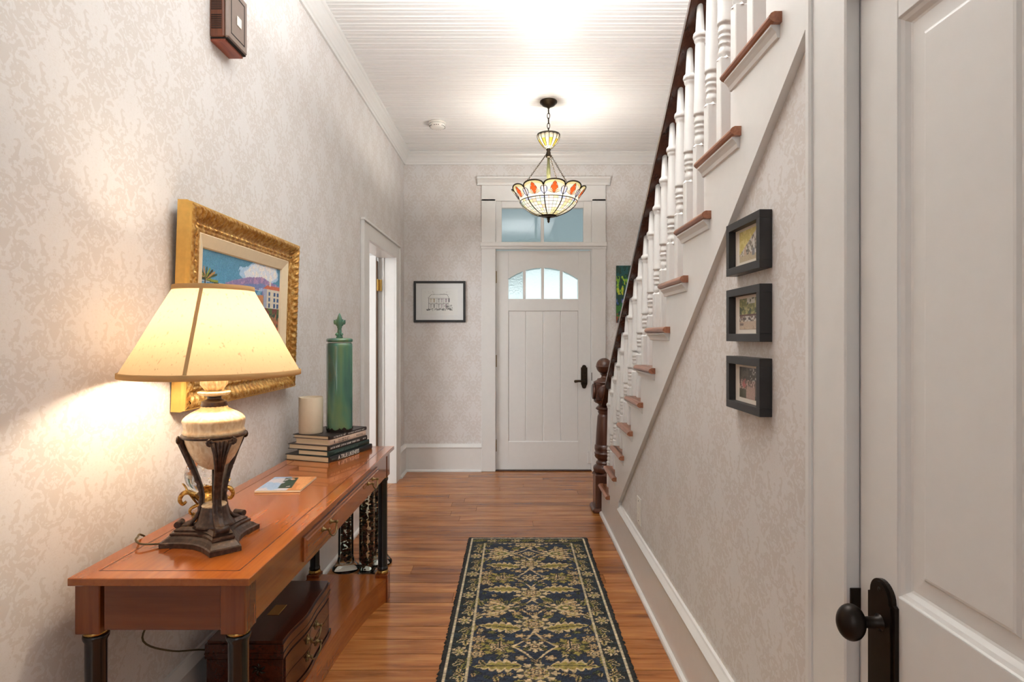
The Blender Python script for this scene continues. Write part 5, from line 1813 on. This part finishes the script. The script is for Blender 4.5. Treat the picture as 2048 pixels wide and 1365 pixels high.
gr = .055
for zz in (gr + .002, gr + .055, gr + .105): ln((-.105, zz), (.085, zz), .0009)
for xx in (-.105, -.03, .04, .085): ln((xx, gr), (xx, gr + .105), .0009)
ln((-.112, gr + .105), (-.08, gr + .14)); ln((-.08, gr + .14), (.07, gr + .142)); ln((.07, gr + .142), (.092, gr + .105))
for xx in (-.09, -.06, -.015, .015, .055):
    for zz in (gr + .012, gr + .066):
        cc = (150, 120, 70) if xx < -.02 and zz > gr + .05 else (130, 88, 110) if xx > .0 else ink
        for o_ in (0, .006, .012): ln((xx + o_, zz), (xx + o_, zz + .030), .0011, cc)
        ln((xx - .004, zz + .031), (xx + .017, zz + .031), .0012, cc)
ln((.09, gr + .07), (.09, gr + .10), .0032, (40, 38, 40))
rr_ = random.Random(2)
for i_ in range(70):
    xx, zz = rr_.uniform(-.13, .12), gr + rr_.uniform(-.014, .004)
    ln((xx, zz), (xx + rr_.uniform(.004, .014), zz + rr_.uniform(-.004, .006)), .0012, (60, 58, 56), .8)
for i_ in range(46):
    xx, zz = rr_.gauss(.088, .018), gr + abs(rr_.gauss(.02, .016))
    ln((xx, zz), (xx + rr_.uniform(-.008, .008), zz + rr_.uniform(-.006, .006)), .0013, (70, 68, 64), .8)
for i_ in range(26):
    xx, zz = rr_.choice([rr_.gauss(-.08, .03), rr_.gauss(.07, .03)]), gr + rr_.uniform(.14, .175)
    ln((xx, zz), (xx + rr_.uniform(-.007, .007), zz + rr_.uniform(-.005, .006)), .0008, (140, 138, 132), .7)
grid_obj('drawing', D, lambda x_, y_, h_: (x_ + (x0 + x1) / 2, h_ * 0 + YB - .0086, y_ + z0 + .072), M['print'], fs)
put('glazing', MB().box(x0 + .018, x1 - .018, YB - .016, YB - .0145, z0 + .018, z1 - .018), M['glass'], fs)

cp_ = thing('canvas_painting', 'green and yellow woodland canvas painting on the end wall behind the handrail', 'painting', (1.17, YB, 1.46))
gx0, gx1, gz0, gz1 = .983, 1.36, 1.43, 1.98
G = Ras(gx1 - gx0, gz1 - gz0, 96, 140, (26, 66, 58))
a1, a2, a3 = G.fbm(.12, .16, 31, 4), G.fbm(.02, .035, 32, 2), G.fbm(.06, .1, 33, 3)
gv = G.y / (gz1 - gz0)
G.set(a1 > .5, (34, 104, 62)); G.set((a2 > .6), (20, 52, 66)); G.set((a2 * .6 + a3 * .4 + .2 * np.exp(-((gv - .6) / .2) ** 2) > .66), (120, 176, 56)); G.set((a2 + .22 * np.exp(-((gv - .6) / .18) ** 2) > .86), (206, 206, 64))
G.set((gv < .42) & (a2 > .48), (54, 92, 150)); G.set((gv < .4) & (a2 > .62), (150, 150, 190)); G.set((gv < .3) & (a3 > .56), (60, 120, 50)); G.set((gv < .16) & (a2 > .5), (150, 76, 52)); G.set((gv > .82) & (a2 > .5), (24, 84, 84))
G.jit(24)
put('canvas_body', MB().bbox(gx0, gx1, YB - .020, YB - .001, gz0, gz1, .002), plain('canvas_edge', srgb(40, 70, 56), .7), cp_)
grid_obj('painted_face', G, lambda x_, y_, h_: (x_ + (gx0 + gx1) / 2, h_ * 0 + YB - .0206, y_ + gz0), M['vcol'], cp_)

# ================================================================== THREE SHADOW BOX FRAMES (right wall)
def photo(kind):
    r = Ras(.130, .086, 78, 54, (200, 190, 170))
    W_, H_ = .130, .086
    n1, n2 = r.fbm(.02, None, 40 + kind, 3), r.fbm(.006, None, 50 + kind, 2)
    vv = r.y / H_; uu = r.x / W_ + .5                 # uu = 0 at the far side
    if kind == 0:
        r.set(np.ones_like(uu) > 0, (206, 190, 110)); r.set(n1 > .55, (222, 208, 140))
        hill = (vv < .25 + .75 * uu)
        r.set(hill, (160, 148, 128)); r.set(hill & (n2 > .52), (208, 204, 198)); r.set(hill & (n2 < .4), (104, 98, 88)); r.set(hill & (n1 > .64), (196, 170, 150))
        r.set((vv < .16 + .06 * n1), (186, 170, 140)); r.set((np.abs(uu - .72) < .06) & (vv > .12) & (vv < .34), (120, 120, 122))
    elif kind == 1:
        r.set(vv > .42, (120, 124, 70)); r.set((vv > .42) & (n2 > .5), (174, 166, 110)); r.set((vv > .42) & (n1 < .42), (84, 92, 60)); r.set((vv > .82) & (np.abs(uu - .6) < .2) & (n1 > .4), (206, 206, 196))
        r.set((vv > .30) & (vv < .46), (140, 118, 104)); r.set((vv > .42) & (vv < .48), (96, 62, 58)); r.set((vv > .26) & (vv < .42) & (n2 > .55), (200, 196, 190)); r.set((vv > .26) & (vv < .40) & (n2 < .40), (72, 66, 66))
        r.set(vv < .26, (190, 170, 148)); r.set((vv < .26) & (n1 > .55), (172, 150, 130)); r.set((np.abs(uu - .12) < .09) & (vv > .12) & (vv < .2), (120, 104, 96))
    else:
        r.set(np.ones_like(uu) > 0, (74, 66, 56)); r.set(n1 > .55, (96, 88, 74)); r.set((n2 > .62) & (vv > .5) & (uu > .55), (186, 182, 172))
        r.set((vv < .55 + .1 * n1) & (vv > .12), (110, 92, 80)); r.set((vv < .6) & (vv > .25) & (n2 > .56) & (uu < .8), (196, 172, 160)); r.set((np.hypot((uu - .26) * 1.4, vv - .48) < .16) & (n2 > .45), (176, 104, 100))
        r.set((uu > .42 - .2 * (.5 - vv)) & (uu < .80) & (vv < .38), (176, 148, 134)); r.set((vv < .3) & (uu < .36), (88, 84, 66))
    r.jit(18)
    return r


tops = [1.626, 1.436, 1.2437]
labs = ['black shadow box frame with pale town view, highest of three on right wall', 'black shadow box frame with leafy postcard, middle of three on right wall',
        'black shadow box frame with garden path photo, lowest of three on right wall']
fy0, fy1 = 1.453, 1.682
for q_, (zt, lab) in enumerate(zip(tops, labs)):
    z1 = zt; z0 = zt - .1495
    f_ = thing('shadow_box_frame', lab, 'picture frame', (XR, (fy0 + fy1) / 2, z0), 'black frames under the staircase')
    xo, bw_ = XR - .033, .0215
    for (a, b, c, d) in ((fy0, fy1, z1 - bw_, z1), (fy0, fy1, z0, z0 + bw_), (fy0, fy0 + bw_, z0 + bw_, z1 - bw_), (fy1 - bw_, fy1, z0 + bw_, z1 - bw_)):
        put('frame_bar', MB().bbox(xo, XR - .0005, a, b, c, d, .0008), M['frameblk'], f_)
    fx = lambda u_, v_, d_: (XR - .012 - d_, u_, v_)
    put('mat', MB().rings(fx, [(fy0 + .018, fy1 - .018, z0 + .018, z1 - .018, 0), (fy0 + .019, fy1 - .019, z0 + .019, z1 - .019, .001)]), M['mat'], f_)
    ph = photo(q_)
    grid_obj('photo', ph, lambda x_, y_, h_: (h_ * 0 + XR - .0136, -x_ + (fy0 + fy1) / 2 - .002, y_ + z0 + .034), M['print'], f_)

# ================================================================== OUTLET PLATE (right wall, low)
oy, oz = 2.985, .385
op = thing('outlet_plate', 'white outlet cover plate low on the papered stair wall', 'outlet', (XR, oy, oz - .07))
put('plate', MB().bbox(XR - .007, XR - .0002, oy - .042, oy + .042, oz - .07, oz + .07, .002), M['plastic'], op)
for s_ in (-1, 1):
    put('socket', MB().bbox(XR - .0085, XR - .006, oy - .016, oy + .016, oz + s_ * .026 - .015, oz + s_ * .026 + .015, .002), M['plastic'], op)
    put('screw', MB().ball((XR - .0075, oy, oz + s_ * .052), .003, 8, 6, .5), M['darkslot'], op)
